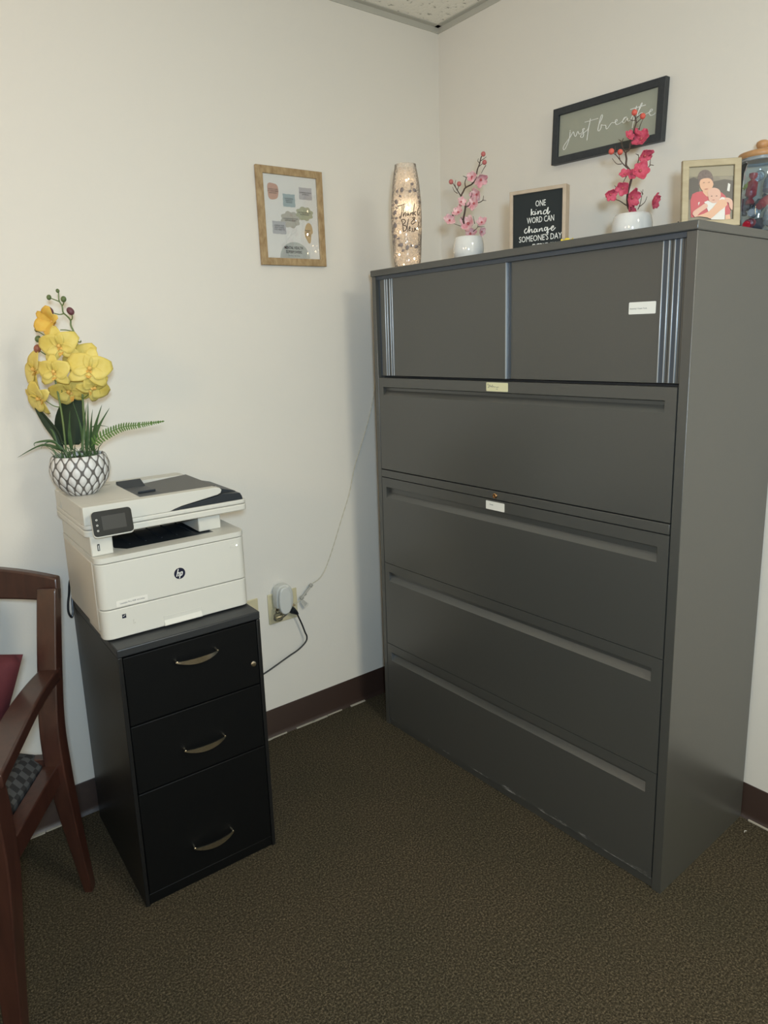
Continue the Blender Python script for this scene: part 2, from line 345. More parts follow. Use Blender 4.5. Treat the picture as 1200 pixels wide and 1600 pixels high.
def text_mesh(body, size, m, parent, loc, rot, name='lettering', extrude=0.0003, sx=1.0, align='CENTER', bold=0.0, space=1.0, line=1.0, shear=0.0):
    cu = bpy.data.curves.new(name, 'FONT'); cu.body = body; cu.size = size; cu.extrude = extrude; cu.align_x = align; cu.align_y = 'CENTER'
    cu.offset = bold; cu.space_character = space; cu.space_line = line; cu.shear = shear; cu.resolution_u = 2
    t = bpy.data.objects.new('tmp', cu); COL.objects.link(t)
    dg = bpy.context.evaluated_depsgraph_get(); me = bpy.data.meshes.new_from_object(t.evaluated_get(dg)); bpy.data.objects.remove(t); bpy.data.curves.remove(cu)
    me.name = name; me.materials.clear(); me.materials.append(m)
    for v in me.vertices: v.co.x *= sx
    o = bpy.data.objects.new(name, me); COL.objects.link(o); o.parent = parent; o.location = loc; o.rotation_euler = rot
    return o
def join_meshes(objs):
    # merge several small meshes (same parent, unrotated relative meshes) into the first
    import bmesh
    bm = bmesh.new(); base = objs[0]; mats = []
    for o in objs:
        me = o.data.copy(); me.transform((base.matrix_basis.inverted() @ o.matrix_basis))
        off = []
        for m in me.materials:
            if m not in mats: mats.append(m)
            off.append(mats.index(m))
        for p in me.polygons: p.material_index = off[p.material_index] if off else 0
        bm.from_mesh(me)
    me = bpy.data.meshes.new(base.name); bm.to_mesh(me); bm.free()
    for m in mats: me.materials.append(m)
    base.data = me
    for o in objs[1:]: bpy.data.objects.remove(o)
    return base
UP = (pi/2, 0, 0)   # text standing upright facing local -Y
# outlines of small shapes, in metres in each thing's own frame
T = {'blades': [[(0.0256,0.1147),(0.0356,0.1691),(0.045,0.2436)],[(0.0387,0.1179),(0.062,0.1791),(0.0905,0.2338)],[(0.0419,0.1142),(0.0684,0.1716),(0.109,0.2253)],
            [(0.0332,0.1181),(0.0494,0.1795),(0.0677,0.2228)],[(0.0314,0.1182),(0.0464,0.1687),(0.065,0.2114)],[(-0.0143,0.116),(-0.0104,0.1634),(0.002,0.2207)],
            [(-0.0257,0.1128),(-0.0499,0.1227),(-0.0963,0.1298),(-0.1681,0.0973)],[(-0.0284,0.1202),(-0.0472,0.1446),(-0.0892,0.1424),(-0.0915,0.1333)],[(0.0111,0.1152),(0.0162,0.1734),(0.0055,0.2492)],
            [(0.0219,0.1148),(0.026,0.1803),(0.0291,0.2305)],[(0.0396,0.1726),(0.0692,0.1788),(0.105,0.1758)],[(-0.0316,0.124),(-0.0585,0.1413),(-0.0746,0.1346),(-0.0787,0.1255)],
            [(-0.0429,0.1207),(-0.055,0.1685),(-0.0762,0.1728)]],
 'buds': [((0.0002,0.5167),0.0058,0),((-0.0234,0.5017),0.0075,0),((0.0124,0.4961),0.0087,0),((-0.0263,0.4684),0.0139,1),((0.0261,0.4666),0.013,1),((-0.0646,0.4238),0.0064,0),((-0.0354,0.4185),0.0058,0),
          ((-0.064,0.4014),0.0098,0),((-0.0689,0.3774),0.0133,2)],
 'change': [[(0.0495,0.0537),(0.047,0.0547),(0.0431,0.0498),(0.0445,0.0443),(0.0488,0.0438),(0.0546,0.0516),(0.0562,0.0605)],
            [(0.0571,0.0604),(0.0556,0.0431),(0.0597,0.0502),(0.0639,0.0513),(0.0648,0.0436),(0.0698,0.0453)],
            [(0.0765,0.0507),(0.0731,0.0518),(0.0707,0.0468),(0.0732,0.0427),(0.0774,0.046),(0.079,0.0511),(0.079,0.0443),(0.0824,0.0447)],
            [(0.0856,0.0511),(0.0854,0.0436),(0.0889,0.05),(0.093,0.0511),(0.0935,0.0442),(0.0973,0.0446)],
            [(0.1062,0.0518),(0.1021,0.0523),(0.0997,0.0481),(0.1022,0.044),(0.1063,0.0473),(0.1086,0.0523),(0.1087,0.0456),(0.1105,0.0379),(0.1064,0.0383),(0.1112,0.0453),(0.1169,0.0484)],
            [(0.1185,0.0475),(0.1241,0.0498),(0.1249,0.0534),(0.1216,0.0531),(0.1185,0.049),(0.1202,0.0435),(0.1243,0.0431),(0.1306,0.0491)]],
 'd_br': [[(-0.0012,0.0786),(-0.0103,0.0902),(-0.0157,0.1177),(-0.0125,0.1459),(-0.011,0.1619),(-0.019,0.1741),(-0.0258,0.1843),(-0.0232,0.2002),(-0.0228,0.216),(-0.0115,0.2255),(-0.0079,0.2411),
           (0.0011,0.2546),(0.0003,0.2722),(0.0028,0.2877),(-0.003,0.3015),(-0.0058,0.3084)],
          [(-0.0223,0.1762),(-0.0355,0.1886),(-0.049,0.207),(-0.0631,0.2174)],[(-0.0412,0.1988),(-0.0427,0.2087),(-0.0391,0.2166)],[(-0.0376,0.1867),(-0.0504,0.1872),(-0.0615,0.2005)],
          [(-0.0512,0.209),(-0.0507,0.2248),(-0.0499,0.2327)],[(-0.0227,0.214),(-0.0272,0.2211),(-0.0311,0.24),(-0.0253,0.2535)],[(-0.0313,0.2459),(-0.0385,0.251)],
          [(0.0039,0.2867),(0.011,0.2933),(0.0149,0.299)],[(0.013,0.2718),(0.0136,0.2815),(0.0173,0.2931)],[(0.0129,0.2737),(0.0076,0.2739)],[(0.0005,0.2927),(-0.0079,0.2929),(-0.0133,0.296)],
          [(0.0004,0.2956),(0.0105,0.3049)],[(-0.0023,0.1576),(0.005,0.1853),(0.0117,0.203),(0.0113,0.2129)],[(0.0114,0.2109),(0.0042,0.2141)],[(0.012,0.1731),(0.031,0.1764),(0.0412,0.1851),(0.0508,0.1847)],
          [(0.0402,0.1841),(0.0446,0.2038)],[(-0.0237,0.1583),(-0.0336,0.1365)],[(-0.0015,0.0848),(-0.0169,0.0934),(-0.0323,0.1031),(-0.0476,0.1087)],[(-0.0422,0.1085),(-0.0451,0.1309),(-0.0503,0.1381)],
          [(-0.0244,0.1201),(-0.0225,0.1281)],[(0.0159,0.0801),(0.0186,0.0943),(0.0194,0.1246)],[(0.0178,0.0862),(0.0282,0.095),(0.0315,0.1081)],[(0.021,0.1135),(0.0142,0.1218)]],
 'd_bud': [((-0.0058,0.3084),0.0071),((0.0149,0.299),0.0069),((-0.0631,0.2174),0.0071),((-0.0393,0.2166),0.0069)],
 'd_fl': [((-0.0127,0.255),0.0137),((0.0039,0.2623),0.0126),((0.0193,0.2481),0.0231),((0.0253,0.2084),0.02),((0.0079,0.1672),0.0221),((-0.0152,0.16),0.0126),((-0.0302,0.1605),0.0137),
          ((-0.0312,0.1304),0.0179),((-0.0586,0.1182),0.0158),((-0.0067,0.1073),0.0221),((0.0464,0.0964),0.02),((-0.0032,0.0746),0.02)],
 'fern': [(0.0452,0.1269),(0.0653,0.1445),(0.0998,0.1615),(0.1374,0.1747),(0.1739,0.1782),(0.2451,0.1866)],
 'flowers': [(-0.0182,0.4418),(-0.0012,0.3813),(-0.0157,0.3188),(0.0672,0.3226),(-0.0724,0.3251),(-0.0739,0.2534),(-0.0062,0.2669),(0.0652,0.2758),(0.035,0.3459)],
 'kind': [[(0.0624,0.1043),(0.0618,0.0879)],[(0.0692,0.0975),(0.0634,0.0929),(0.071,0.0883)],[(0.0733,0.097),(0.0726,0.0888),(0.0776,0.0919)],[(0.0758,0.1012),(0.0761,0.1007)],
          [(0.0808,0.0968),(0.0809,0.0878),(0.0841,0.0949),(0.0891,0.0958),(0.0895,0.0882),(0.0933,0.0893)],
          [(0.1055,0.0952),(0.1005,0.0966),(0.0965,0.0918),(0.0974,0.0873),(0.1023,0.0874),(0.1063,0.0936),(0.1094,0.1029),(0.108,0.0904),(0.1092,0.0858),(0.1144,0.0926)]],
 'leafB': [(-0.0202,0.1272),(-0.0194,0.1637),(-0.0141,0.2069),(-0.0013,0.253)],
 'leafL': [(-0.0325,0.1167),(-0.0456,0.1573),(-0.0698,0.1943),(-0.0965,0.233)],
 'p_br': [[(0.006,0.0595),(-0.0069,0.0953),(-0.0155,0.1184),(-0.0132,0.1348),(-0.0108,0.1533),(-0.0129,0.1656),(-0.0225,0.1844),(-0.0148,0.2004),(-0.0072,0.2124),(0.0134,0.2238),(0.0253,0.2376),
           (0.0275,0.2496),(0.0297,0.2636),(0.0351,0.2775),(0.0384,0.2934),(0.0438,0.3012)],
          [(-0.0225,0.1844),(-0.0342,0.2051),(-0.0448,0.2238),(-0.0513,0.229)],[(-0.0332,0.2051),(-0.0276,0.2171),(-0.0269,0.2232)],[(-0.0333,0.1939),(-0.0429,0.2014),(-0.0471,0.2137)],
          [(-0.0364,0.2083),(-0.0395,0.2216),(-0.0361,0.2356)],[(-0.0072,0.2124),(-0.0081,0.2286),(-0.0037,0.2426),(-0.0134,0.248)],[(-0.0037,0.2426),(-0.0005,0.2455)],[(0.0138,0.2238),(0.0135,0.2339)],
          [(0.0341,0.2715),(0.0416,0.2763),(0.048,0.2801)],[(0.0352,0.2805),(0.0298,0.2847),(0.0309,0.2916)],[(0.0384,0.2854),(0.0459,0.2891),(0.0534,0.2939)],
          [(0.0534,0.2729),(0.0469,0.263),(0.0415,0.2532)],[(-0.0108,0.1533),(0.0,0.158),(0.0033,0.1651),(-0.0003,0.1755)],[(0.0056,0.1804),(0.0111,0.1914),(0.0133,0.2096)],[(0.0111,0.1955),(0.0057,0.2028)],
          [(0.0218,0.1655),(0.0326,0.1672),(0.0435,0.174),(0.0468,0.1882)],[(0.0435,0.174),(0.0543,0.1736)],[(-0.0155,0.1163),(-0.0241,0.128)],[(-0.0069,0.0953),(-0.0221,0.1031),(-0.0439,0.1121)],
          [(-0.0469,0.1319),(-0.0391,0.1522)],[(-0.048,0.1339),(-0.0522,0.1434)],[(0.0149,0.0863),(0.027,0.0963),(0.0281,0.1087)],[(0.0183,0.1069),(0.0129,0.1278)],[(0.0281,0.0983),(0.0477,0.0976)]],
 'p_bud': [((0.0438,0.3012),0.0069),((0.0487,0.28),0.0069),((-0.0513,0.229),0.0069),((-0.0269,0.2232),0.0069),((0.0135,0.238),0.0049),((-0.0249,0.1609),0.0053)],
 'p_fl': [((0.0135,0.244),0.0166),((0.0393,0.2351),0.0211),((0.0262,0.1909),0.0188),((0.0153,0.1626),0.0199),((-0.0248,0.1681),0.0144),((-0.0316,0.1396),0.0166),((-0.0569,0.1198),0.0177),
          ((-0.0003,0.1075),0.0244),((0.0379,0.1083),0.0155),((0.0061,0.0793),0.0188),((0.0389,0.0834),0.0133)],
 'photo': {'armL': [(-0.099,0.0273),(-0.0969,0.0337),(-0.0835,0.0427),(-0.0708,0.0501),(-0.0662,0.0418),(-0.0827,0.0297),(-0.092,0.0204)],
           'armR': [(-0.0292,0.0608),(-0.0194,0.0594),(-0.0116,0.0518),(-0.0081,0.0355),(-0.0127,0.0325),(-0.018,0.0393),(-0.0203,0.049),(-0.027,0.0518)],
           'baby': [(-0.0664,0.0708),(-0.0652,0.078),(-0.0582,0.0832),(-0.0501,0.0835),(-0.0417,0.0791),(-0.0379,0.0709),(-0.0389,0.0597),(-0.044,0.0519),(-0.0545,0.0501),(-0.063,0.0562)],
           'elbow': [(-0.0267,0.0219),(-0.017,0.023),(-0.0152,0.0083),(-0.0267,0.0097)],
           'face': [(-0.0849,0.0959),(-0.0822,0.1037),(-0.071,0.1062),(-0.0611,0.1041),(-0.0548,0.0942),(-0.0567,0.0847),(-0.0643,0.0771),(-0.069,0.0742),(-0.0766,0.0778),(-0.0828,0.0862)],
           'forearm': [(-0.0962,0.0214),(-0.0632,0.0319),(-0.0418,0.055),(-0.0289,0.0559),(-0.0234,0.046),(-0.0278,0.0398),(-0.0403,0.0307),(-0.0573,0.0162),(-0.0656,0.0182),(-0.0822,0.0215)],
           'hair': [(-0.0867,0.0976),(-0.0891,0.1105),(-0.0848,0.1206),(-0.0769,0.1249),(-0.0688,0.1244),(-0.0604,0.1184),(-0.0557,0.1086),(-0.0541,0.0957),(-0.0553,0.0894),(-0.0847,0.0911)],
           'neck': [(-0.0759,0.081),(-0.063,0.0819),(-0.0621,0.0674),(-0.0685,0.0661),(-0.0773,0.0762)],
           'onesie': [(-0.0735,0.0535),(-0.0655,0.0563),(-0.0545,0.0501),(-0.0433,0.0535),(-0.0358,0.0627),(-0.0276,0.0607),(-0.0253,0.0509),(-0.0276,0.0365),(-0.0275,0.0098),(-0.0572,0.0137),
                      (-0.0669,0.0386)],
           'shirt': [(-0.1019,0.0209),(-0.104,0.0584),(-0.0999,0.0726),(-0.0904,0.0769),(-0.0766,0.0778),(-0.0687,0.0685),(-0.0625,0.0738),(-0.0365,0.0732),(-0.0279,0.0655),(-0.0201,0.0458),(-0.015,0.0294),
                     (-0.0169,0.0222),(-0.0267,0.0219),(-0.0578,0.0235),(-0.0986,0.0207)]},
 'sign': [[(0.6196,2.0535),(0.6183,2.0392),(0.6118,2.022),(0.6016,2.0069),(0.5946,2.0071),(0.5961,2.0162),(0.6098,2.0292),(0.6201,2.0375),(0.6301,2.0484),(0.6336,2.0489),(0.6373,2.0374),(0.6425,2.0362),
           (0.648,2.0468),(0.6508,2.0448),(0.6544,2.0387),(0.6628,2.0393),(0.6709,2.0465),(0.6725,2.0501),(0.6675,2.05),(0.6677,2.0447),(0.6713,2.0347),(0.6682,2.0263),(0.6608,2.028),(0.6613,2.0332),
           (0.6745,2.0392),(0.6876,2.0464),(0.6949,2.073)],
          [(0.6949,2.073),(0.6877,2.0412),(0.6837,2.0136)],[(0.6743,2.0673),(0.7227,2.0665)],[(0.6195,2.0575),(0.6203,2.0552)],
          [(0.7265,2.0498),(0.7357,2.0628),(0.7379,2.071),(0.7337,2.0721),(0.7279,2.0571),(0.7237,2.0403),(0.7233,2.0327),(0.7273,2.0305),(0.7334,2.0367),(0.7347,2.0453),(0.7396,2.0428),(0.7492,2.0405),
           (0.7509,2.0363),(0.7521,2.0304),(0.7574,2.0309),(0.7695,2.0418),(0.7804,2.0404),(0.7889,2.0432),(0.7878,2.0467),(0.7833,2.0459),(0.7836,2.0383),(0.79,2.0323),(0.8036,2.0359),(0.8095,2.0394),
           (0.8167,2.0449),(0.8212,2.045),(0.8137,2.0457),(0.808,2.0385),(0.8098,2.0324),(0.8158,2.0329),(0.8228,2.0422),(0.8237,2.0371),(0.8278,2.0324),(0.8364,2.0376),(0.8432,2.0504),(0.8526,2.0673)],
          [(0.8526,2.0673),(0.8465,2.0423),(0.8406,2.0109)],[(0.8323,2.063),(0.8817,2.0621)],
          [(0.8537,2.0453),(0.8633,2.0573),(0.8699,2.0688),(0.867,2.0695),(0.8604,2.0557),(0.8554,2.0401),(0.8668,2.0444),(0.8726,2.0429),(0.8758,2.0361),(0.8843,2.0376),(0.9011,2.0416),(0.9032,2.0446),
           (0.898,2.0459),(0.8934,2.0376),(0.8988,2.0303),(0.9087,2.0302),(0.9127,2.0339)]],
 'stemL': [(-0.0311,0.1129),(-0.0294,0.1905),(-0.0317,0.2543),(-0.0345,0.2859),(-0.0337,0.3371),(-0.0334,0.3747),(-0.0395,0.3881),(-0.0429,0.3969),(-0.0408,0.4045),(-0.0508,0.4136),(-0.061,0.4204)],
 'stemR': [(0.0179,0.1113),(0.0206,0.1805),(0.0258,0.2591),(0.0279,0.324),(0.0263,0.3858),(0.0232,0.4154),(0.018,0.4319),(0.019,0.4449),(0.0124,0.4548),(0.0036,0.4648),(0.0033,0.4799),(-0.0019,0.4918),
           (-0.0017,0.5057),(-0.0,0.5152)],
 'twigs': [[(0.0032,0.4616),(-0.0048,0.4597),(-0.0176,0.4634),(-0.0261,0.4669)],[(0.0188,0.4438),(0.0257,0.449),(0.0273,0.4586),(0.0267,0.4662)],[(0.004,0.482),(0.0099,0.4882),(0.0123,0.4956)],
           [(-0.003,0.4914),(-0.0134,0.4965),(-0.0234,0.5017)],[(-0.0411,0.4056),(-0.0373,0.4142),(-0.0354,0.4185)],[(-0.0431,0.3899),(-0.0509,0.395),(-0.064,0.4014)],
           [(-0.0447,0.3563),(-0.0591,0.3667),(-0.0689,0.3774)],[(0.0222,0.4166),(0.0082,0.4209),(-0.0051,0.4218)],[(0.0271,0.3924),(0.0402,0.3898),(0.0434,0.3936)],
           [(0.0236,0.2501),(0.035,0.2509),(0.0499,0.2617)],[(-0.0314,0.2655),(-0.0221,0.2675),(-0.0212,0.2832)],[(-0.0351,0.2272),(-0.0493,0.2322),(-0.0677,0.2487)],
           [(-0.0494,0.302),(-0.06,0.308),(-0.0694,0.3139)]],
 'v_leaf': [((0.0183,0.2537),0.0066),((0.0259,0.2353),0.0083),((-0.0149,0.2367),0.009),((0.011,0.2315),0.0061),((-0.0297,0.2351),0.0057),((-0.0204,0.2177),0.0057),((0.038,0.2178),0.0047),
            ((0.0411,0.2027),0.0061),((-0.0329,0.202),0.0085),((-0.0438,0.1949),0.0047),((-0.0322,0.1848),0.0047),((-0.0383,0.171),0.009),((-0.0472,0.1562),0.0043),((-0.0342,0.1536),0.0052),
            ((-0.0387,0.132),0.009),((-0.0467,0.1171),0.0047),((-0.0391,0.0993),0.0076),((-0.029,0.0913),0.0057),((-0.043,0.0841),0.0047),((-0.0227,0.0703),0.0099),((-0.0162,0.0525),0.0057),
            ((-0.0022,0.0608),0.009),((0.0118,0.0669),0.0057),((0.0279,0.0642),0.0085),((0.0372,0.0705),0.0033)],
 'v_led': [((0.0017,0.2691),1),((0.0008,0.1837),2),((-0.0216,0.1119),1.2),((0.0417,0.1228),1.2),((-0.0268,0.044),1.2),((0.0214,0.0291),1),((0.0296,0.146),0.5),((-0.0128,0.0047),0.6)],
 'v_text': [[(-0.0298,0.189),(-0.0184,0.1897),(-0.0069,0.1936)],[(-0.015,0.1917),(-0.0166,0.1703),(-0.0205,0.1531),(-0.0244,0.1521),(-0.0227,0.1586)],
            [(-0.0093,0.1915),(-0.0121,0.1701),(-0.012,0.1561),(-0.0088,0.1657),(-0.0053,0.1677),(-0.0056,0.1558)],[(0.0049,0.1663),(-0.0008,0.1643),(0.0002,0.1578),(0.0049,0.1631),(0.0059,0.1565)],
            [(0.0107,0.1672),(0.0105,0.1585),(0.0141,0.166),(0.0175,0.1669),(0.0173,0.1583)],[(0.025,0.1947),(0.0211,0.1733),(0.0207,0.1582)],[(0.0279,0.1709),(0.022,0.1646),(0.0288,0.159)],
            [(0.0384,0.1835),(0.0336,0.1707),(0.0356,0.1599),(0.0404,0.1683)],[(0.0261,0.1418),(0.0172,0.1507),(0.0218,0.1528),(0.024,0.1484),(0.0123,0.1368),(0.0167,0.1312),(0.0284,0.1406)],
            [(-0.0184,0.1454),(-0.0143,0.129),(-0.0136,0.1116)],[(-0.0196,0.1455),(-0.0104,0.1473),(-0.006,0.1396),(-0.0142,0.1301),(-0.004,0.1265),(-0.0043,0.1156),(-0.0136,0.1105)],
            [(0.0045,0.1479),(-0.0006,0.1264),(0.0001,0.1089)],[(0.0049,0.1153),(0.0096,0.1217),(0.0062,0.124),(0.0048,0.1131),(0.0106,0.1129)],[(0.0153,0.1215),(0.0163,0.1128),(0.0128,0.1085)],
            [(0.0222,0.1224),(0.0232,0.1136),(0.0185,0.1094)],[(0.0302,0.121),(0.0256,0.1179),(0.029,0.1145),(0.0337,0.1209),(0.0375,0.1403)]]}
# ------------------------------------------------------------------ room shell
RX0, RY0, HC, HB = -3.7, -4.1, 2.561, 0.108
struct(box('floor', CARPET, None, RX0, 0, RY0, 0, -0.05, 0.0, smooth=0))
struct(box('ceiling', TILE, None, RX0, 0, RY0, 0, HC, HC+0.05, smooth=0))
struct(box('wall_back', WALL, None, RX0-0.1, 0.1, 0, 0.1, -0.05, HC+0.05, smooth=0))
struct(box('wall_right', WALL, None, 0, 0.1, RY0-0.1, 0, -0.05, HC+0.05, smooth=0))
struct(box('wall_front', WALL, None, RX0-0.1, 0.1, RY0-0.1, RY0, -0.05, HC+0.05, smooth=0))
mb = MB()   # left wall with a window opening
WY0, WY1, WZ0, WZ1 = -2.5, -1.3, 0.9, 2.0
mb.box(RX0-0.1, RX0, RY0, WY0, -0.05, HC).box(RX0-0.1, RX0, WY1, 0, -0.05, HC).box(RX0-0.1, RX0, WY0, WY1, -0.05, WZ0).box(RX0-0.1, RX0, WY0, WY1, WZ1, HC)
struct(mb.build('wall_left', WALL, smooth=0))
win = struct(thing('window_1', 'office window', 'window', (RX0, (WY0+WY1)/2, WZ0))); del win['category']; del win['label']
mb = MB()
hw = (WY1-WY0)/2; hh = WZ1-WZ0
mb.box(-0.08, 0.01, -hw, -hw+0.04, 0, hh).box(-0.08, 0.01, hw-0.04, hw, 0, hh).box(-0.08, 0.01, -hw, hw, 0, 0.04).box(-0.08, 0.01, -hw, hw, hh-0.04, hh).box(-0.06, -0.02, -0.02, 0.02, 0, hh)
mb.build('window_frame', WHT, win)
MB().box(-0.045, -0.04, -hw, hw, 0, hh).build('pane', JARG, win)
# vinyl cove base with the pale caulk line along the carpet
def base_run(name, x0, x1, y0, y1, dx, dy):
    mb = MB()
    prof = [(0.0005, 0.0), (0.014, 0.0), (0.010, 0.006), (0.004, 0.016), (0.003, HB-0.003), (0.001, HB), (0.0005, HB)]
    if dx: mb.prism([(-d, z) for d, z in prof], x0, x1, axis='x')
    else: mb.prism([(-d, z) for d, z in prof], y0, y1, axis='y')
    return struct(mb.build(name, BASE, smooth=50))
base_run('baseboard_back', RX0, 0, 0, 0, 1, 0)
base_run('baseboard_right', 0, 0, RY0, 0, 0, 1)
mb = MB(); random.seed(3)
def crumbs(mb, a, b, along, fixed):
    t = a
    while t < b:
        l = random.uniform(0.02, 0.09); w = random.uniform(0.0015, 0.0055)
        if random.random() < 0.85:
            if along == 'x': mb.box(t, t+l, fixed-w, fixed+0.004, 0.0, 0.0035)
            else: mb.box(fixed-w, fixed+0.004, t, t+l, 0.0, 0.0035)
        t += l*random.uniform(0.9, 1.1)
crumbs(mb, -0.93, -0.52, 'x', -0.0145)
crumbs(mb, -1.72, -1.60, 'x', -0.0145)
struct(mb.build('trim_1', GAP, smooth=0))
mb = MB(); crumbs(mb, -1.75, -1.285, 'y', -0.0145)
struct(mb.build('trim_2', GAP, smooth=0))
# ceiling wall angle
struct(MB().box(RX0, 0, -0.022, 0, HC-0.003, HC-0.0005).box(RX0, 0, -0.003, 0, HC-0.022, HC).build('trim_3', TRIM, smooth=0))
struct(MB().box(-0.022, 0, RY0, 0, HC-0.003, HC-0.0005).box(-0.003, 0, RY0, 0, HC-0.022, HC).build('trim_4', TRIM, smooth=0))

# ------------------------------------------------------------------ tall lateral filing cabinet
C0 = Vector((-0.49886, -0.19786, 0)); CROT = atan2(-0.99960, 0.02814)
cu_ = Vector((0.02814, -0.99960, 0)); cd_ = Vector((0.99960, 0.02814, 0))
def cabpt(u, v, z=1.657): return C0 + cu_*u + cd_*v + Vector((0, 0, z))
cab = thing('filing_cabinet', 'tall charcoal metal lateral filing cabinet with a two door top section, standing against the wall', 'filing cabinet', C0, CROT)
CW, CD, CH = 1.1094, 0.457, 1.657
mb = MB()
mb.box(0, 0.0185, 0, CD, 0, 1.6365).box(CW-0.024, CW, 0, CD, 0, 1.6365)          # side panels with their front stiles
mb.box(0.0185, CW-0.024, CD-0.01, CD, 0.0, 1.6365)                              # back
mb.build('case', CABG, cab, bevel=0.0012)
mb = MB(); mb.box(0.0185, CW-0.024, 0.030, 0.034, 0.0, 1.308); mb.box(0.0185, CW-0.024, 0.030, 0.30, 1.298, 1.3035)
mb.build('inner_liner', CABD, cab)
box('top_panel', CABG, cab, -0.003, CW+0.003, -0.0043, CD, 1.6368, CH, bevel=0.0025)
box('door_track', CHAN, cab, 0.0185, CW-0.024, 0.006, 0.20, 1.6255, 1.6366)
box('rail', CABG, cab, 0.0205, CW-0.0275, 0.0, 0.028, 0.9600, 0.9850, bevel=0.001)
box('base_rail', CABG, cab, 0.0185, CW-0.024, 0.006, 0.03, 0.0, 0.026, bevel=0.001)
lock = MB(); lock.lathe([(0.0, 0), (0.0075, 0.0), (0.0075, 0.0025), (0.0055, 0.004), (0.0050, 0.002), (0.0, 0.002)], 20)
lk = lock.build('lock', BRASS, cab, loc=(0.5455, 0, 0.9712), rot=(pi/2, 0, 0))
MB().box(-0.0008, 0.0008, -0.003, 0.003, 0.002, 0.0026).build('keyhole', CABD, lk)
def drawer(z0, z1, rt, rm, rb, m=CABG):
    u0, u1, a, b = 0.0215, 1.0825, 0.0435, 1.0545
    d = 0.013
    mb = MB()
    P = [(u0,0,z1),(u1,0,z1),(u0,0,z0),(u1,0,z0),(a,0,rt),(b,0,rt),(a,0,rb),(b,0,rb)]
    mb.add(P, [(0,4,5,1),(1,5,7,3),(3,7,6,2),(2,6,4,0)])
    prof = [(0, rt), (0.0015, rt-0.001), (d, rt-0.004), (d+0.001, rm+0.004), (d*0.75, rm-0.001), (d*0.28, rb+0.004), (0.0, rb)]
    n = len(prof)
    vs = [(a, v, z) for v, z in prof] + [(b, v, z) for v, z in prof]
    mb.add(vs, [(i, i+1, n+i+1, n+i) for i in range(n-1)] + [tuple(range(n)), tuple(range(2*n-1, n-1, -1))])
    mb.add([(u0,0,z0),(u1,0,z0),(u1,0,z1),(u0,0,z1),(u0,0.024,z0),(u1,0.024,z0),(u1,0.024,z1),(u0,0.024,z1)], [(0,4,5,1),(1,5,6,2),(2,6,7,3),(3,7,4,0),(4,7,6,5)])
    return mb.build('drawer', m, cab, smooth=30)
d1 = drawer(0.9890, 1.3035, 1.2735, 1.2570, 1.2445)
d2 = drawer(0.6455, 0.9575, 0.9255, 0.9010, 0.8870)
d3 = drawer(0.3345, 0.6435, 0.6130, 0.5930, 0.5775)
d4 = drawer(0.0285, 0.3325, 0.3020, 0.2840, 0.2690, SCUFF)
# sliding doors of the top section
dl = box('door', CABG, cab, 0.031, 0.5745, 0.010, 0.016, 1.3105, 1.6258, bevel=0.0008)
dr = box('door', CABG, cab, 0.5775, CW-0.0245, 0.0185, 0.0245, 1.3105, 1.6258, bevel=0.0008)
box('edge_strip', ALU, dl, 0.5738, 0.5752, 0.0088, 0.016, 1.3110, 1.6250)
box('edge_strip', CHAN, dr, 0.5752, 0.5850, 0.0150, 0.0240, 1.3110, 1.6250)
for (a, m) in ((0.0545, ALU), (0.0655, ALU), (0.0805, ALU), (0.0905, ALU)):
    box('rib', m, dl, a, a+0.0022, 0.0078, 0.0105, 1.3115, 1.6250, bevel=0.0005)
for a in (0.0720, 0.0860): box('groove', CABD, dl, a, a+0.0012, 0.0097, 0.0105, 1.3115, 1.6250)
box('side_channel', CHAN, dl, 0.0190, 0.0330, 0.0150, 0.030, 1.3105, 1.6258)
for a in (1.0232, 1.0368, 1.0505, 1.0630): box('rib', ALU, dr, a, a+0.0024, 0.0160, 0.0190, 1.3115, 1.6250, bevel=0.0005)
for a in (1.0256, 1.0529): box('rib_infill', CHAN, dr, a, a+0.0110, 0.0178, 0.0190, 1.3115, 1.6250)
for a in (1.0440, 1.0710): box('groove', CABD, dr, a, a+0.0014, 0.0182, 0.0190, 1.3115, 1.6250)
# stuck on labels
def card(name, m, par, u0, u1, z0, z1, v, label, ang=0.0):
    c = ((u0+u1)/2, v, (z0+z1)/2); w, h = (u1-u0)/2, (z1-z0)/2; r = 0.0015
    poly = [(-w+r,-h),(w-r,-h),(w,-h+r),(w,h-r),(w-r,h),(-w+r,h),(-w,h-r),(-w,-h+r)]
    o = MB().prism(poly, -0.0006, 0.0, axis='y').build(name, m, par, loc=c, rot=(0, ang, 0), smooth=0, label=label)
    return o
l1 = card('paper_label', PAPER, cab, 0.9440, 1.0120, 1.4690, 1.4965, 0.0184, 'white printed label on the right door', 0.01)
l2 = card('paper_label', YPAPER, cab, 0.5118, 0.5922, 1.2757, 1.3008, -0.0001, 'pale yellow handwritten label above the top drawer', 0.0)
l3 = card('paper_label', PAPER, cab, 0.5099, 0.5812, 0.9270, 0.9525, -0.0001, 'white label under the lock', 0.0)
def strokes(name, m, par, lines, w, mp, loc=(0, 0, 0), rot=(0, 0, 0), n=4, flat=None):
    mb = MB()
    for L in lines:
        if len(L) < 2: continue
        pts = smooth_path([(a, b, 0) for a, b in L], n) if len(L) > 2 else [Vector((L[0][0], L[0][1], 0)), Vector((L[1][0], L[1][1], 0))]
        mb.tube([mp(p.x, p.y) for p in pts], w, seg=6)
    return mb.build(name, m, par, loc=loc, rot=rot, smooth=60)
text_mesh('Stationary / Copier Tools', 0.0042, INK, l1, (-0.0095, -0.0007, -0.001), UP, extrude=0.0001)
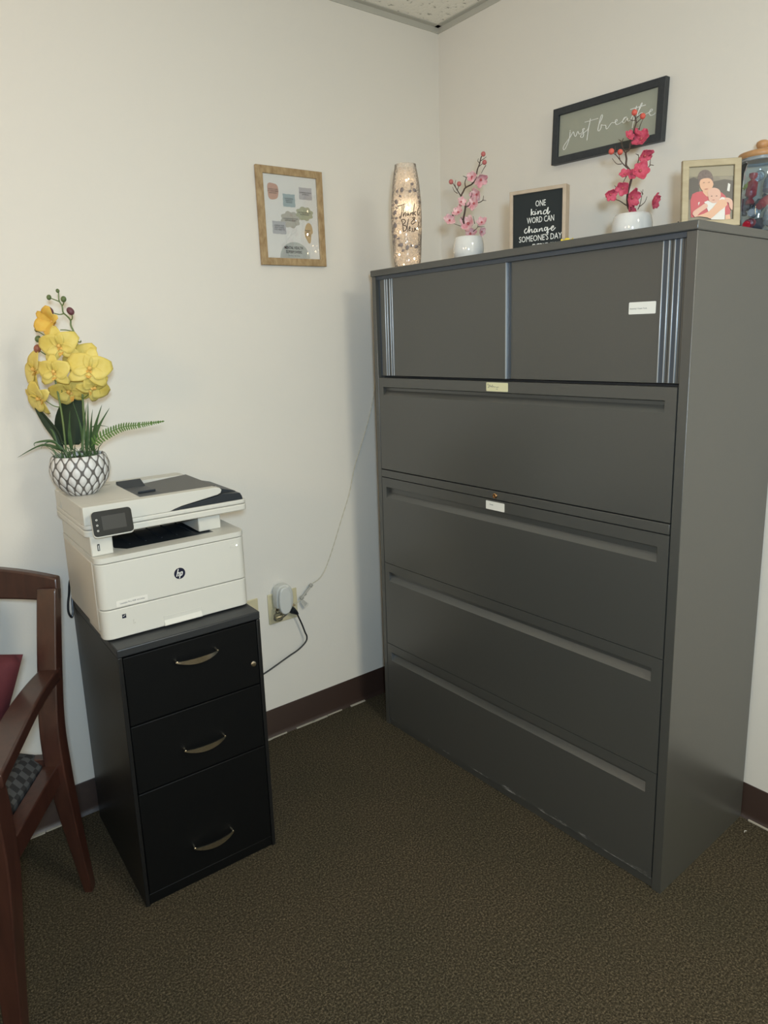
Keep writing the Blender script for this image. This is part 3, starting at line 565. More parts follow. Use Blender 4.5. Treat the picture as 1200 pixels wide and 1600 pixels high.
text_mesh('Forms', 0.0055, INK, l3, (-0.014, -0.0007, 0.003), UP, extrude=0.0001)
strokes('lettering', INK, l2, [[(-.035,.004),(-.033,.009),(-.031,.002),(-.033,-.003),(-.029,0),(-.026,.006),(-.025,.0),(-.022,.003),(-.020,-.001),(-.017,.006),(-.016,-.001),(-.012,.002),(-.009,-.001),(-.006,.001),(-.002,0),(.001,-.003),(.003,.001),(.007,-.001)], [(-.003,-.006),(.003,-.0065)]], 0.00035, lambda a, b: (a, -0.0008, b))

# ------------------------------------------------------------------ small black filing cabinet
B0 = Vector((-1.52951, -0.49823, 0)); BROT = -0.022392
bu_ = Vector((cos(BROT), sin(BROT), 0)); bd_ = Vector((-sin(BROT), cos(BROT), 0))
def blkpt(u, v, z): return B0 + bu_*u + bd_*v + Vector((0, 0, z))
blk = thing('file_drawer_cabinet', 'low black three drawer filing cabinet with curved chrome pulls carrying the printer', 'filing cabinet', B0, BROT)
BW, BD, BH = 0.3785, 0.455, 0.7215
mb = MB(); mb.box(0, 0.0105, 0, BD, 0.0, BH-0.022).box(BW-0.0105, BW, 0, BD, 0.0, BH-0.022).box(0.0105, BW-0.0105, BD-0.01, BD, 0.0, BH-0.022).box(0.0105, BW-0.0105, 0.02, 0.03, 0.0, BH-0.022)
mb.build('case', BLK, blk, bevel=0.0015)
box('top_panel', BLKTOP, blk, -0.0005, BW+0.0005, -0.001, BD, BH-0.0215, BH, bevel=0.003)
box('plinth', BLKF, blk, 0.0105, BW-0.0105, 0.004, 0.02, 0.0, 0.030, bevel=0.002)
def bow(z, zs):
    mb = MB(); pts = []; 
    N = 18; hw = 0.058; prof = []
    top = []; 
    vs = []; 
    for i in range(N+1):
        t = -1 + 2*i/N; x = hw*t; y = -0.012 - 0.016*(1-t*t)**0.8 if abs(t) < 1 else -0.012
        h = 0.0012 + 0.0062*(1-t*t); zc = -0.004*(1-t*t)
        vs += [(x, y-0.0015, zc+h), (x, y-0.0022, zc-h), (x, y+0.0016, zc-h), (x, y+0.0016, zc+h)]
    fs = [(i*4+k, i*4+(k+1) % 4, (i+1)*4+(k+1) % 4, (i+1)*4+k) for i in range(N) for k in range(4)] + [(0,1,2,3), (N*4+3,N*4+2,N*4+1,N*4)]
    mb.add(vs, fs)
    for s in (-1, 1): mb.tube([(s*0.054, 0.0, 0.001), (s*0.0545, -0.006, 0.001), (s*0.055, -0.0145, 0.0)], [0.0042, 0.0036, 0.0028], seg=8)
    return mb
def bdrawer(z0, z1, hz):
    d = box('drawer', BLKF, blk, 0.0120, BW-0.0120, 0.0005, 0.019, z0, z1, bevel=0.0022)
    bow(0, 0).build('handle', CHROME, d, loc=(0.1925, 0.0005, hz), smooth=45, label='curved chrome pull')
    return d
bt = bdrawer(0.5145, 0.6965, 0.6520); bdrawer(0.3260, 0.5115, 0.4050); bdrawer(0.0330, 0.3230, 0.1160)
lk = MB().lathe([(0.0, 0), (0.0080, 0.0), (0.0080, 0.0015), (0.0062, 0.0040), (0.0045, 0.0045), (0, 0.0045)], 24).build('lock', CHROME, bt, loc=(0.3505, 0.0005, 0.5765), rot=(pi/2, 0, 0), label='round chrome keyed lock')
# ------------------------------------------------------------------ printer
PO = (0.184, 0.23)
PR = thing('printer', 'boxy white office laser printer with a black touchscreen on top of the black filing cabinet', 'printer', blkpt(PO[0], PO[1], BH), BROT)
def pt(u, v, z): return (u-PO[0], v-PO[1], z-BH)
def rrect(x0, x1, y0, y1, rf, rb=0.004, n=6):
    out = []
    for cx, cy, r, a0 in ((x1-rb, y1-rb, rb, 0), (x0+rb, y1-rb, rb, 90), (x0+rf, y0+rf, rf, 180), (x1-rf, y0+rf, rf, 270)):
        for i in range(n+1):
            a = radians(a0+90*i/n); out.append((cx+r*cos(a), cy+r*sin(a)))
    return out
def pprism(name, m, u0, u1, v0, v1, z0, z1, rf=0.022, bevel=0.002, par=None, **k):
    poly = [(a-PO[0], b-PO[1]) for a, b in rrect(u0, u1, v0, v1, rf)]
    return MB().prism(poly, z0-BH, z1-BH, axis='z').build(name, m, par or PR, bevel=bevel, smooth=40, **k)
def pbox(name, m, u0, u1, v0, v1, z0, z1, bevel=0.0015, par=None, **k):
    a = pt(u0, v0, z0); b = pt(u1, v1, z1)
    return box(name, m, par or PR, a[0], b[0], a[1], b[1], a[2], b[2], bevel=bevel, **k)
tray = pprism('paper_tray', PW, -0.011, 0.380, 0.060, 0.098, 0.7255, 0.8010)
pbox('tray_rear', PW2, -0.008, 0.377, 0.0985, 0.215, 0.7255, 0.7420, par=PR)
fd = pprism('front_door', PW, -0.011, 0.380, 0.060, 0.098, 0.8030, 0.9195)
pbox('shell', PW2, -0.012, 0.381, 0.0990, 0.395, 0.7400, 0.9215, bevel=0.004)
for u, v in ((0.01, 0.075), (0.35, 0.075), (0.01, 0.37), (0.35, 0.37)):
    a = pt(u, v, BH); MB().box(a[0], a[0]+0.02, a[1], a[1]+0.015, 0.0002, 0.020 if v > 0.2 else 0.005).build('foot', PD, PR)
# deck with the sunken black output bay
outer = [(a, b) for a, b in rrect(-0.0118, 0.3808, 0.0603, 0.395, 0.022)]
hole = [(0.0560, 0.318), (0.0560, 0.135), (0.078, 0.107), (0.311, 0.107), (0.311, 0.318)]
def ring_deck():
    mb = MB()
    a = lambda p, z: pt(p[0], p[1], z)
    zt, zb = 0.9355, 0.9220
    # outer shell split in four slabs round the hole, so the bay is truly open
    for (u0, u1, v0, v1) in ((0.056, 0.311, 0.318, 0.395),):
        p = a((u0, v0), zb); q = a((u1, v1), zt); mb.box(p[0], q[0], p[1], q[1], p[2], q[2])
    L = [(-0.0118+0.022+0.022*cos(radians(t)), 0.0603+0.022+0.022*sin(radians(t))) for t in (180, 195, 210, 225, 240, 255, 270)]
    Rr = [(0.3808-0.022+0.022*cos(radians(t)), 0.0603+0.022+0.022*sin(radians(t))) for t in (270, 285, 300, 315, 330, 345, 360)]
    left = L + [(0.078, 0.0603), (0.078, 0.107), (0.056, 0.135), (0.056, 0.395), (-0.0118, 0.395)]
    right = [(0.311, 0.0603)] + Rr + [(0.3808, 0.395), (0.311, 0.395)]
    front = [(0.078, 0.0603), (0.311, 0.0603), (0.311, 0.107), (0.078, 0.107)]
    for poly in (left, right, front): mb.prism([(p[0]-PO[0], p[1]-PO[1]) for p in poly], zb-BH, zt-BH, axis='z')
    return mb.build('deck', PW, PR, smooth=30)
ring_deck()
mb = MB()   # output bay: floor rises from the back to the front lip
A = [pt(0.0565, 0.135, 0.9350), pt(0.0785, 0.1075, 0.9350), pt(0.3105, 0.1075, 0.9350), pt(0.3105, 0.3175, 0.9225), pt(0.0565, 0.3175, 0.9225)]
mb.add(A + [(p[0], p[1], 0.9216-BH) for p in A], [(0,1,2,3,4),(9,8,7,6,5),(0,5,6,1),(1,6,7,2),(2,7,8,3),(3,8,9,4),(4,9,5,0)])
bay = mb.build('output_tray', PD, PR, smooth=0)
for i in range(5): 
    a = pt(0.10+i*0.042, 0.16, 0.934); MB().box(a[0], a[0]+0.003, a[1], a[1]+0.13, a[2]-0.0035, a[2]-0.0008).build('guide_rib', PD, bay)
pbox('column', PW, -0.0105, 0.0420, 0.090, 0.395, 0.9357, 0.9865, bevel=0.003)
pbox('column', PW, 0.2790, 0.3430, 0.130, 0.395, 0.9357, 0.9865, bevel=0.003)
pbox('rear_wall', PG, 0.0425, 0.2785, 0.325, 0.392, 0.9357, 0.9865, bevel=0.0)
ub = pbox('usb_port', PD, 0.0045, 0.0100, 0.0885, 0.0905, 0.9490, 0.9660, bevel=0.0004)
pbox('usb_tongue', WPL, 0.0062, 0.0080, 0.0880, 0.0890, 0.9510, 0.9630, bevel=0.0, par=ub)
# scanner unit and lid
pprism('scanner_bed', PW, -0.0200, 0.4100, 0.0930, 0.400, 0.9840, 1.0010, rf=0.016, bevel=0.003)
pprism('lid_base', PW, -0.0195, 0.4095, 0.0935, 0.400, 1.0022, 1.0140, rf=0.016, bevel=0.003)
mb = MB()
arm = [(-0.0185, 1.0145), (-0.0185, 1.0575), (-0.0160, 1.0600), (0.322, 1.0585), (0.333, 1.0560), (0.338, 1.0500), (0.335, 1.0420), (0.325, 1.0380), (0.225, 1.0240), (0.205, 1.0190), (0.192, 1.0145)]
mb.prism([(p[0]-PO[0], p[1]-BH) for p in arm], 0.0945-PO[1], 0.122-PO[1], axis='y')
mb.prism([(p[0]-PO[0], p[1]-BH) for p in arm], 0.345-PO[1], 0.398-PO[1], axis='y')
a = pt(-0.0185, 0.122, 1.0145); b = pt(0.128, 0.345, 1.0597); mb.box(a[0], b[0], a[1], b[1], a[2], b[2])
lid = mb.build('document_feeder', PW, PR, bevel=0.0012, smooth=35)
# seam on the lid top, feeder throat, paper guides
a = pt(-0.018, 0.348, 1.0599); MB().box(a[0], a[0]+0.135, a[1], a[1]+0.0008, a[2]-0.0002, a[2]+0.0003).build('seam', PG, lid)
pbox('feed_throat', PD, 0.1285, 0.2000, 0.1225, 0.3445, 1.0150, 1.0520, bevel=0.001, par=lid)
mb = MB(); q = [pt(0.130, 0.298, 1.0525), pt(0.198, 0.298, 1.0525), pt(0.198, 0.338, 1.0670), pt(0.130, 0.338, 1.0670)]
mb.add(q + [(p[0], p[1]+0.003, p[2]-0.006) for p in q], [(0,1,2,3),(7,6,5,4),(0,4,5,1),(1,5,6,2),(2,6,7,3),(3,7,4,0)]); mb.build('feed_flap', PD, lid, bevel=0.001)
pbox('width_guide', PD, 0.150, 0.196, 0.205, 0.211, 1.0520, 1.0570, bevel=0.0008, par=lid)
mb = MB(); q = [pt(0.2015, 0.1235, 1.0500), pt(0.332, 0.1235, 1.0590), pt(0.334, 0.3430, 1.0590), pt(0.2015, 0.3430, 1.0500)]
mb.add(q + [(p[0], p[1], p[2]-0.005) for p in q], [(0,1,2,3),(7,6,5,4),(0,4,5,1),(1,5,6,2),(2,6,7,3),(3,7,4,0)]); mb.build('input_tray', PG, lid, bevel=0.0012)
mb = MB(); w = [(0.200, 1.0145), (0.399, 1.0145), (0.3960, 1.0240), (0.3900, 1.0350), (0.3450, 1.0480), (0.3300, 1.0500), (0.200, 1.0440)]
mb.prism([(p[0]-PO[0], p[1]-BH) for p in w], 0.1235-PO[1], 0.300-PO[1], axis='y'); 
w2 = [(0.196, 1.0146), (0.3985, 1.0146), (0.3965, 1.0240), (0.3915, 1.0330), (0.345, 1.0370), (0.225, 1.0220)]
mb.prism([(p[0]-PO[0], p[1]-BH) for p in w2], 0.0965-PO[1], 0.1236-PO[1], axis='y')
mb.build('exit_plate', [PD, PG], lid, bevel=0.0012)
mb = MB(); mb.add([pt(0.3460, 0.0975, 1.0483), pt(0.3895, 0.0975, 1.0360), pt(0.3895, 0.2985, 1.0360), pt(0.3460, 0.2985, 1.0483)], [(0,1,2,3)])
# control panel, leaning back
cp = MB().prism([(x, z) for x, z in rrect(-0.0475, 0.0475, -0.0320, 0.0320, 0.009, 0.009, 4)], 0.0, 0.010, axis='y').build('control_panel', PW, PR, loc=pt(0.0385, 0.0560, 1.0215), rot=(-0.20, 0, 0), bevel=0.002, smooth=40)
MB().prism([(x, z) for x, z in rrect(-0.0470, 0.0470, -0.0285, 0.0318, 0.009, 0.009, 4)], -0.0015, 0.0, axis='y').build('touchscreen', SCR, cp, bevel=0.0008, smooth=40, label='black glass touchscreen')
box('display', SCR2, cp, -0.0245, 0.0310, -0.0018, -0.0014, -0.0150, 0.0190)
mb = MB()
for k, z in enumerate((0.0120, -0.0010, -0.0140)): mb.lathe([(0.0014, 0), (0.0022, 0), (0.0022, 0.0002), (0.0014, 0.0002)], 14, c=(-0.0365, z, 0), cap0=False, cap1=False)
mb.build('touch_icon', WHT, cp, loc=(0, -0.0016, 0), rot=(pi/2, 0, 0))
# button, badge, labels, tray handle
bb = pbox('power_button', PW, 0.3340, 0.3600, 0.0590, 0.0605, 0.8955, 0.9045, bevel=0.0006)
MB().ball(pt(0.3535, 0.0592, 0.8995), 0.0018).build('indicator_light', mat('lit_indicator', (1, 1, 1), emit=((1, 1, 1), 2.5)), bb)
dz = MB().prism([(0, -0.023), (0.023, 0), (0, 0.023), (-0.023, 0)], -0.0002, 0.0, axis='y').build('film_patch', mat('clear_film', (0.66, 0.63, 0.56), 0.25), fd, loc=pt(0.1915, 0.0599, 0.8585), smooth=0)
bd = MB().lathe([(0, 0), (0.0148, 0), (0.0148, 0.0006), (0, 0.0006)], 40).build('badge', NAVY, fd, loc=pt(0.1908, 0.0597, 0.8570), rot=(pi/2, 0, 0), label='round dark badge with white letters')
# slanted h and p strokes of the round badge
hp = MB()
def slab(mb, pts): mb.prism(pts, -0.0010, -0.0004, axis='y')
sl = 0.30
def sh(x, z): return (x + sl*z, z)
slab(hp, [sh(-0.0078, -0.0068), sh(-0.0056, -0.0068), sh(-0.0056, 0.0125), sh(-0.0078, 0.0125)])
slab(hp, [sh(-0.0056, 0.0022), sh(-0.0034, 0.0038), sh(-0.0014, 0.0036), sh(-0.0006, 0.0020), sh(-0.0006, -0.0068), sh(-0.0027, -0.0068), sh(-0.0027, 0.0010), sh(-0.0034, 0.0016), sh(-0.0056, 0.0002)])
slab(hp, [sh(0.0012, -0.0128), sh(0.0033, -0.0128), sh(0.0033, 0.0038), sh(0.0012, 0.0038)])
slab(hp, [sh(0.0033, 0.0038), sh(0.0064, 0.0038), sh(0.0080, 0.0020), sh(0.0080, -0.0048), sh(0.0064, -0.0066), sh(0.0033, -0.0066), sh(0.0033, -0.0046), sh(0.0054, -0.0046), sh(0.0059, -0.0036), sh(0.0059, 0.0008), sh(0.0052, 0.0018), sh(0.0033, 0.0018)])
hp.build('badge_lettering', WHT, bd, rot=(-pi/2, 0, 0), smooth=0)
ml = pbox('model_sticker', mat('sticker_pale', (0.74, 0.71, 0.64), 0.35), 0.0262, 0.1035, 0.0594, 0.0601, 0.8072, 0.8215, bevel=0.0, par=fd)
ml.location = Vector(ml.location)
text_mesh('LaserJet Pro MFP 4101fdw', 0.0062, INK, ml, (pt(0.0655, 0, 0)[0], pt(0, 0.0592, 0)[1], 0.8140-BH), UP, extrude=0.0001, sx=0.92)
es = pbox('energy_sticker', NAVY, 0.0365, 0.0462, 0.0594, 0.0601, 0.7745, 0.7848, bevel=0.0, par=tray)
strokes('sticker_mark', WHT, es, [[(-.0035, .001), (-.001, -.001), (.0005, .001), (.0035, .003)]], 0.0005, lambda a, b: (pt(0.0413, 0, 0)[0]+a, pt(0, 0.0592, 0)[1], 0.7800-BH+b))
hd = MB(); q0, q1 = pt(0.1385, 0.0592, 0.7285), pt(0.2410, 0.0602, 0.7520)
hd.box(q0[0], q1[0], q0[1], q0[1]+0.0008, q1[2]-0.0012, q1[2]); hd.box(q0[0], q0[0]+0.0010, q0[1], q0[1]+0.0008, q0[2], q1[2]); hd.box(q1[0]-0.001, q1[0], q0[1], q0[1]+0.0008, q0[2], q1[2])
hd.box(q0[0], q1[0], q0[1]-0.004, q0[1]+0.0008, q0[2]-0.001, q0[2]+0.001)
hd.prism([(q0[1]-0.004, q0[2]), (q0[1]+0.0008, q0[2]+0.0125), (q0[1]+0.0008, q0[2])], q0[0]+0.001, q1[0]-0.001, axis='x')
hd.build('tray_handle', PW, tray, smooth=0)
strokes('engraved_mark', mat('printer_mark', (0.48, 0.45, 0.39), 0.6), tray, [[(-.001, .006), (-.0025, .005), (-.0025, -.006)], [(-.0005, -.003), (.0015, -.002), (.001, -.005)]], 0.0004, lambda a, b: (pt(0.0655, 0, 0)[0]+a, pt(0, 0.0599, 0)[1], 0.7590-BH+b))
mb = MB(); mb.tube(smooth_path([pt(*q) for q in ((0.015, 0.396, 0.800), (-0.004, 0.418, 0.790), (-0.011, 0.43, 0.7416), (-0.0163, 0.43, 0.7165), (-0.0179, 0.43, 0.690), (-0.011, 0.432, 0.673), (-0.005, 0.436, 0.686), (-0.0035, 0.440, 0.7000), (0.004, 0.448, 0.735), (0.03, 0.42, 0.755), (0.05, 0.40, 0.760))], 6), 0.0032, seg=8)
mb.build('power_cable', RUB, PR, label='looped black power cable')

# ------------------------------------------------------------------ outlets, freshener, plugs
def plate(name, label, x0, x1, z0, z1):
    o = thing(name, label, 'outlet', ((x0+x1)/2, 0, (z0+z1)/2))
    w, h = (x1-x0)/2, (z1-z0)/2
    box('cover_plate', ALMOND, o, -w, w, -0.006, 0, -h, h, bevel=0.003)
    for s in ((-0.028, 0.028) if w > 0.05 else (0.0,)):
        for dz in (0.020, -0.020):
            r = MB().prism([(s-0.016, dz-0.010), (s-0.011, dz-0.0145), (s+0.011, dz-0.0145), (s+0.016, dz-0.010), (s+0.016, dz+0.010), (s+0.011, dz+0.0145), (s-0.011, dz+0.0145), (s-0.016, dz+0.010)], -0.0078, -0.006, axis='y').build('receptacle', ALMOND, o)
            box('slot', CABD, r, s-0.0065, s-0.0050, -0.0080, -0.0078, dz-0.003, dz+0.005); 
    return o
plate('wall_outlet', 'wide almond outlet plate holding the air freshener, right of the black cabinet', -0.866, -0.746, 0.437, 0.551)
plate('wall_outlet', 'almond wall outlet plate mostly hidden behind the printer, left of the wide plate', -0.975, -0.9045, 0.437, 0.551)
fr = thing('air_freshener', 'white oval plug in air freshener with a clear oil bottle on the wide outlet', 'air freshener', (-0.824, -0.008, 0.50))
def oval(cx, cz, rx, rz, n=28, p=2.6):
    out = []
    for i in range(n):
        a = 2*pi*i/n; c, s = cos(a), sin(a)
        out.append((cx + rx*abs(c)**(2/p)*(1 if c > 0 else -1), cz + rz*abs(s)**(2/p)*(1 if s > 0 else -1)))
    return out
MB().prism(oval(0.006, 0.037, 0.034, 0.052), -0.044, 0.0, axis='y').build('body', WPL, fr, bevel=0.010, seg=3, smooth=50)
MB().prism(oval(-0.001, 0.036, 0.0240, 0.0500), -0.056, -0.040, axis='y').build('front_cap', WPL, fr, bevel=0.004, seg=3, smooth=50)
MB().lathe([(0, 0), (0.014, 0.0), (0.017, 0.004), (0.017, 0.018), (0.012, 0.024), (0.0085, 0.028), (0.0085, 0.040), (0.0, 0.040)], 20).build('oil_bottle', OIL, fr, loc=(-0.022, -0.030, -0.038))
MB().lathe([(0, 0), (0.0105, 0), (0.0105, 0.008), (0, 0.008)], 16).build('bottle_collar', CHROME, fr, loc=(-0.022, -0.030, 0.001))
MB().tube([(-0.030, -0.032, -0.028), (-0.005, -0.034, -0.026), (0.012, -0.034, -0.020)], [0.007, 0.008, 0.006], seg=10).build('warmer', CHROME, fr, label='shiny warmer cup')
pc = thing('power_plug', 'black plug with a black cord looping down from the outlet behind the low cabinet', 'power cord', (-0.785, -0.008, 0.480))
mb = MB(); mb.tube([(0.0, 0.0, 0.002), (0.0, -0.014, 0.002), (0.004, -0.024, -0.002), (0.016, -0.026, -0.013), (0.022, -0.024, -0.020)], [0.0125, 0.0130, 0.0125, 0.0075, 0.0045], seg=10)
mb.build('plug', RUB, pc)
pts = [(0.020, -0.024, -0.018), (0.0226, -0.022, -0.0235), (0.0389, -0.022, -0.0656), (0.050, -0.022, -0.100), (0.0565, -0.022, -0.118), (0.0509, -0.022, -0.1373), (0.0193, -0.022, -0.1581), (-0.0224, -0.020, -0.1728), (-0.077, -0.018, -0.1929), (-0.125, -0.016, -0.2093), (-0.25, -0.018, -0.24), (-0.45, -0.018, -0.22), (-0.60, -0.018, 0.05), (-0.66, -0.025, 0.27)]
MB().tube(smooth_path(pts, 6), 0.0030, seg=8).build('cord', RUB, pc)

# ------------------------------------------------------------------ framed prints on the walls
pr = thing('framed_print', 'honey wood framed white print of coloured word shapes hanging on the back wall', 'picture', (-0.8062, -0.001, 1.6848), 0)
pr.rotation_euler = (0, -0.0085, 0)
PWD, PHT, FW = 0.2515, 0.3085, 0.0235
def frame(m, par, w, h, fw, y0, y1, bevel=0.0015, name='frame'):
    mb = MB(); mb.prism([(0, 0), (w, 0), (w-fw, fw), (fw, fw)], y0, y1).prism([(w, 0), (w, h), (w-fw, h-fw), (w-fw, fw)], y0, y1).prism([(w, h), (0, h), (fw, h-fw), (w-fw, h-fw)], y0, y1).prism([(0, h), (0, 0), (fw, fw), (fw, h-fw)], y0, y1)
    return mb.build(name, m, par, bevel=bevel, smooth=30)
frame(OAKF, pr, PWD, PHT, FW, -0.014, -0.001)
sheet = box('printed_sheet', mat('poster_white', (0.80, 0.755, 0.68), 0.5), pr, FW-0.002, PWD-FW+0.002, -0.0075, -0.002, FW-0.002, PHT-FW+0.002)
MB().box(FW-0.001, PWD-FW+0.001, -0.0098, -0.0092, FW-0.001, PHT-FW+0.001).build('glazing', clear_mat('picture_glass', (0.97, 0.97, 0.97), (0.8, 0.8, 0.8), 0.02, 0.01), pr)
GX0, GZ0, GW, GH = FW, FW, PWD-2*FW, PHT-2*FW
def gp(s, t): return (GX0+GW*s, GZ0+GH*t)
def blob(name, col, s, t, w, h, kind, words, fs=0.0068):
    m = mat('print_'+name, col, 0.6); n = 40; P = []
    for i in range(n):
        a = 2*pi*i/n; c, sn = cos(a), sin(a)
        if kind == 'rect': k = 1/max(abs(c), abs(sn)); r = k*(1+0.025*sin(9*a)); 
        elif kind == 'cloud': r = 0.88+0.24*abs(sin(4.0*a+0.4))
        elif kind == 'leaf': r = 1 + 0.25*cos(a-0.9) - 0.30*max(0, cos(a))**2*(1 if a > pi else 0) - 0.25*max(0, -cos(a+0.9))**2 + 0.35*max(0, cos(a+1.25))**8
        else: k = (abs(c)**3.4+abs(sn)**3.4)**(-1/3.4); r = k*(1+0.05*sin(3*a+1))
        P.append((c*r*w/2, sn*r*h/2))
    x, z = gp(s, t)
    o = MB().prism(P, -0.0004, 0.0, axis='y').build('word_shape', m, sheet, loc=(x, -0.0077-(0.0005 if name in ('lilac', 'olive') else 0.0), z), smooth=0)
    if words: text_mesh(words, fs*1.08, mat('black_ink', (0.02, 0.02, 0.02), 0.7), o, (0, -0.0006, 0), UP, extrude=0.0001, sx=0.95, line=0.95)
blob('salmon', (0.60, 0.34, 0.24), 0.175, 0.800, 0.040, 0.050, 'soft', 'TAKING CARE\nOF YOUR MIND\nAND BODY', 0.0056)
blob('blue', (0.36, 0.43, 0.42), 0.465, 0.705, 0.046, 0.040, 'rect', 'EXPRESSING\nDIFFICULT\nFEELINGS', 0.0056)
blob('mauve', (0.50, 0.45, 0.43), 0.785, 0.805, 0.050, 0.038, 'rect', 'LEARNING FROM\nSETBACKS', 0.0056)
blob('beige', (0.48, 0.44, 0.36), 0.470, 0.475, 0.070, 0.050, 'cloud', 'CHALLENGING YOUR\nLIMITING BELIEFS', 0.0056)
blob('olive', (0.44, 0.43, 0.28), 0.745, 0.560, 0.064, 0.042, 'cloud', 'SETTING HEALTHY\nBOUNDARIES', 0.0056)
blob('lilac', (0.47, 0.45, 0.44), 0.250, 0.370, 0.050, 0.040, 'rect', 'ASKING FOR\nHELP WHEN\nYOU NEED IT', 0.0062)
blob('ochre', (0.55, 0.38, 0.18), 0.790, 0.325, 0.034, 0.060, 'leaf', 'RESTING\nAND\nTAKING\nBREAKS', 0.0052)
x, z = gp(0.52, 0.0); arch = [(x+0.058*cos(a)*1.0, z+0.0012+0.052*sin(a)) for a in [pi*i/20 for i in range(21)]]
MB().prism(arch, -0.0080, -0.0077, axis='y').build('word_shape', mat('print_greygreen', (0.50, 0.50, 0.44), 0.6), sheet, smooth=0)
x, z = gp(0.50, 0.105); text_mesh('MENTAL HEALTH\nSUPERPOWERS', 0.0128, mat('black_ink', (0.02, 0.02, 0.02), 0.7), sheet, (x, -0.0083, z), UP, bold=0.0003, sx=0.72, line=1.05, extrude=0.0001)
x, z = gp(0.50, 0.035); text_mesh('Tiny Steps  Big Change', 0.0048, INK, sheet, (x, -0.0083, z), UP, extrude=0.0001)

sg = thing('wall_sign', 'long black framed sage green sign with white handwriting hanging on the right wall', 'sign', (-0.001, -0.5535, 1.9665), -pi/2)
sg.rotation_euler = (0.0, radians(1.9), -pi/2)
SW, SH = 0.3865, 0.1655
frame(BFR, sg, SW, SH, 0.0215, -0.021, 0.0, bevel=0.001)
sb = box('board', SAGE, sg, 0.020, SW-0.020, -0.012, -0.002, 0.020, SH-0.020)
th_ = radians(1.9)
def sgp(s, z):  # wall coordinates (distance from corner, height) -> sign face
    dx = s-0.5535; dz = z-1.9665; return (dx*cos(th_)-dz*sin(th_)*1.0, -0.0125, dx*sin(th_)+dz*cos(th_))
strokes('handwriting', WHT, sb, T['sign'], 0.0013, sgp, n=5)

# ------------------------------------------------------------------ things standing on the tall cabinet
# lit vase
HR = radians(-37.127)
h_ = Vector((cos(HR), sin(HR), 0))
vs = thing('glass_vase', 'tall crackled glass vase lit from inside, painted with grey leaves and script words', 'vase', (-0.41826, -0.28999, 1.6572), HR)
VP = [(0.036, 0.0), (0.041, 0.004), (0.0435, 0.012), (0.0465, 0.05), (0.0492, 0.11), (0.0500, 0.16), (0.0485, 0.21), (0.0440, 0.26), (0.0385, 0.295), (0.0350, 0.312), (0.0345, 0.320)]
def vr(z):
    for (r0, z0), (r1, z1) in zip(VP, VP[1:]):
        if z0 <= z <= z1: return r0+(r1-r0)*(z-z0)/(z1-z0)
    return VP[-1][0]
mb = MB(); inner = [(r-0.0022, max(z, 0.004)) for r, z in reversed(VP)]
mb.lathe([(0, 0)]+VP+inner+[(0, 0.004)], 48, cap0=False, cap1=False)
mb.build('glass_body', CRACKLE, vs, smooth=60)
def onvase(a, b, off=0.0006):
    b = min(max(b, 0.002), 0.318); r = vr(b)+off; t = max(-1, min(1, a/r)); an = math.asin(t); return (r*sin(an), -r*cos(an), b)
vt = strokes('painted_words', mat('brown_black_paint', (0.05, 0.035, 0.03), 0.6), vs, T['v_text'], 0.00125, onvase, n=4)
mb = MB()
for (a, b), r in T['v_leaf']:
    ang = random.uniform(0, pi); P = []
    for i in range(10):
        t = 2*pi*i/10; x = r*0.88*cos(t); z = r*0.62*sin(t); P.append(onvase(a+x*cos(ang)-z*sin(ang), b+x*sin(ang)+z*cos(ang), 0.0008))
    c = onvase(a, b, 0.0012); mb.add([c]+P, [(0, i+1, (i+1) % 10+1) for i in range(10)])
ring = sorted(T['v_leaf'], key=lambda q: atan2(q[0][1]-0.165, q[0][0]))
for q, w in zip(ring, ring[1:]):
    if (Vector(q[0])-Vector(w[0])).length < 0.045: mb.tube([onvase(q[0][0]+(w[0][0]-q[0][0])*t, q[0][1]+(w[0][1]-q[0][1])*t, 0.0008) for t in (0, .33, .66, 1)], 0.0005, seg=5)
mb.build('painted_wreath', mat('grey_leaf_paint', (0.27, 0.225, 0.21), 0.6), vs, solid=0.0002)
sl_ = thing('string_light', 'warm fairy lights inside the crackled vase, with a thin cream cord hanging down the wall', 'string lights', (-0.41826, -0.28999, 1.6572), HR)
wire = [(0, 0.0, 0.006)]
for ((a, b), s) in sorted(T['v_led'], key=lambda q: q[0][1]):
    pass
pos = []
for ((a, b), s) in T['v_led']:
    b = max(b, 0.012); rr = vr(b)-0.012; a2 = max(-rr*0.92, min(rr*0.92, a)); d = -sqrt(max(rr*rr-a2*a2, 0))*0.75; pos.append((a2, d, b, s))
extra = [(0.02, 0.02, 0.075, .6), (-0.02, 0.022, 0.12, .6), (-0.018, 0.02, 0.23, .6), (0.01, 0.012, 0.28, .6)]
for a, d, b, s in pos+extra:
    MB().ball((0, 0, 0), 0.0024*(1.5 if s >= 2 else 1.0)*(0.6 if s < 0.7 else 1), sc=(1, 1, 1.3), seg=10, rings=6).build('bulb', LEDB if s >= 2 else LED, sl_, loc=(a, d, b))
ptsw = sorted([(a, d, b) for a, d, b, s in pos+extra], key=lambda q: q[2])
MB().tube(smooth_path([(0.012, 0.03, 0.004)]+ptsw, 4), 0.00045, seg=5).build('wire', mat('copper_wire', (0.6, 0.4, 0.25), 0.3, metal=1.0), sl_)
inv = Matrix.Rotation(-HR, 4, 'Z') @ Matrix.Translation(-Vector((-0.41826, -0.28999, 1.6572)))
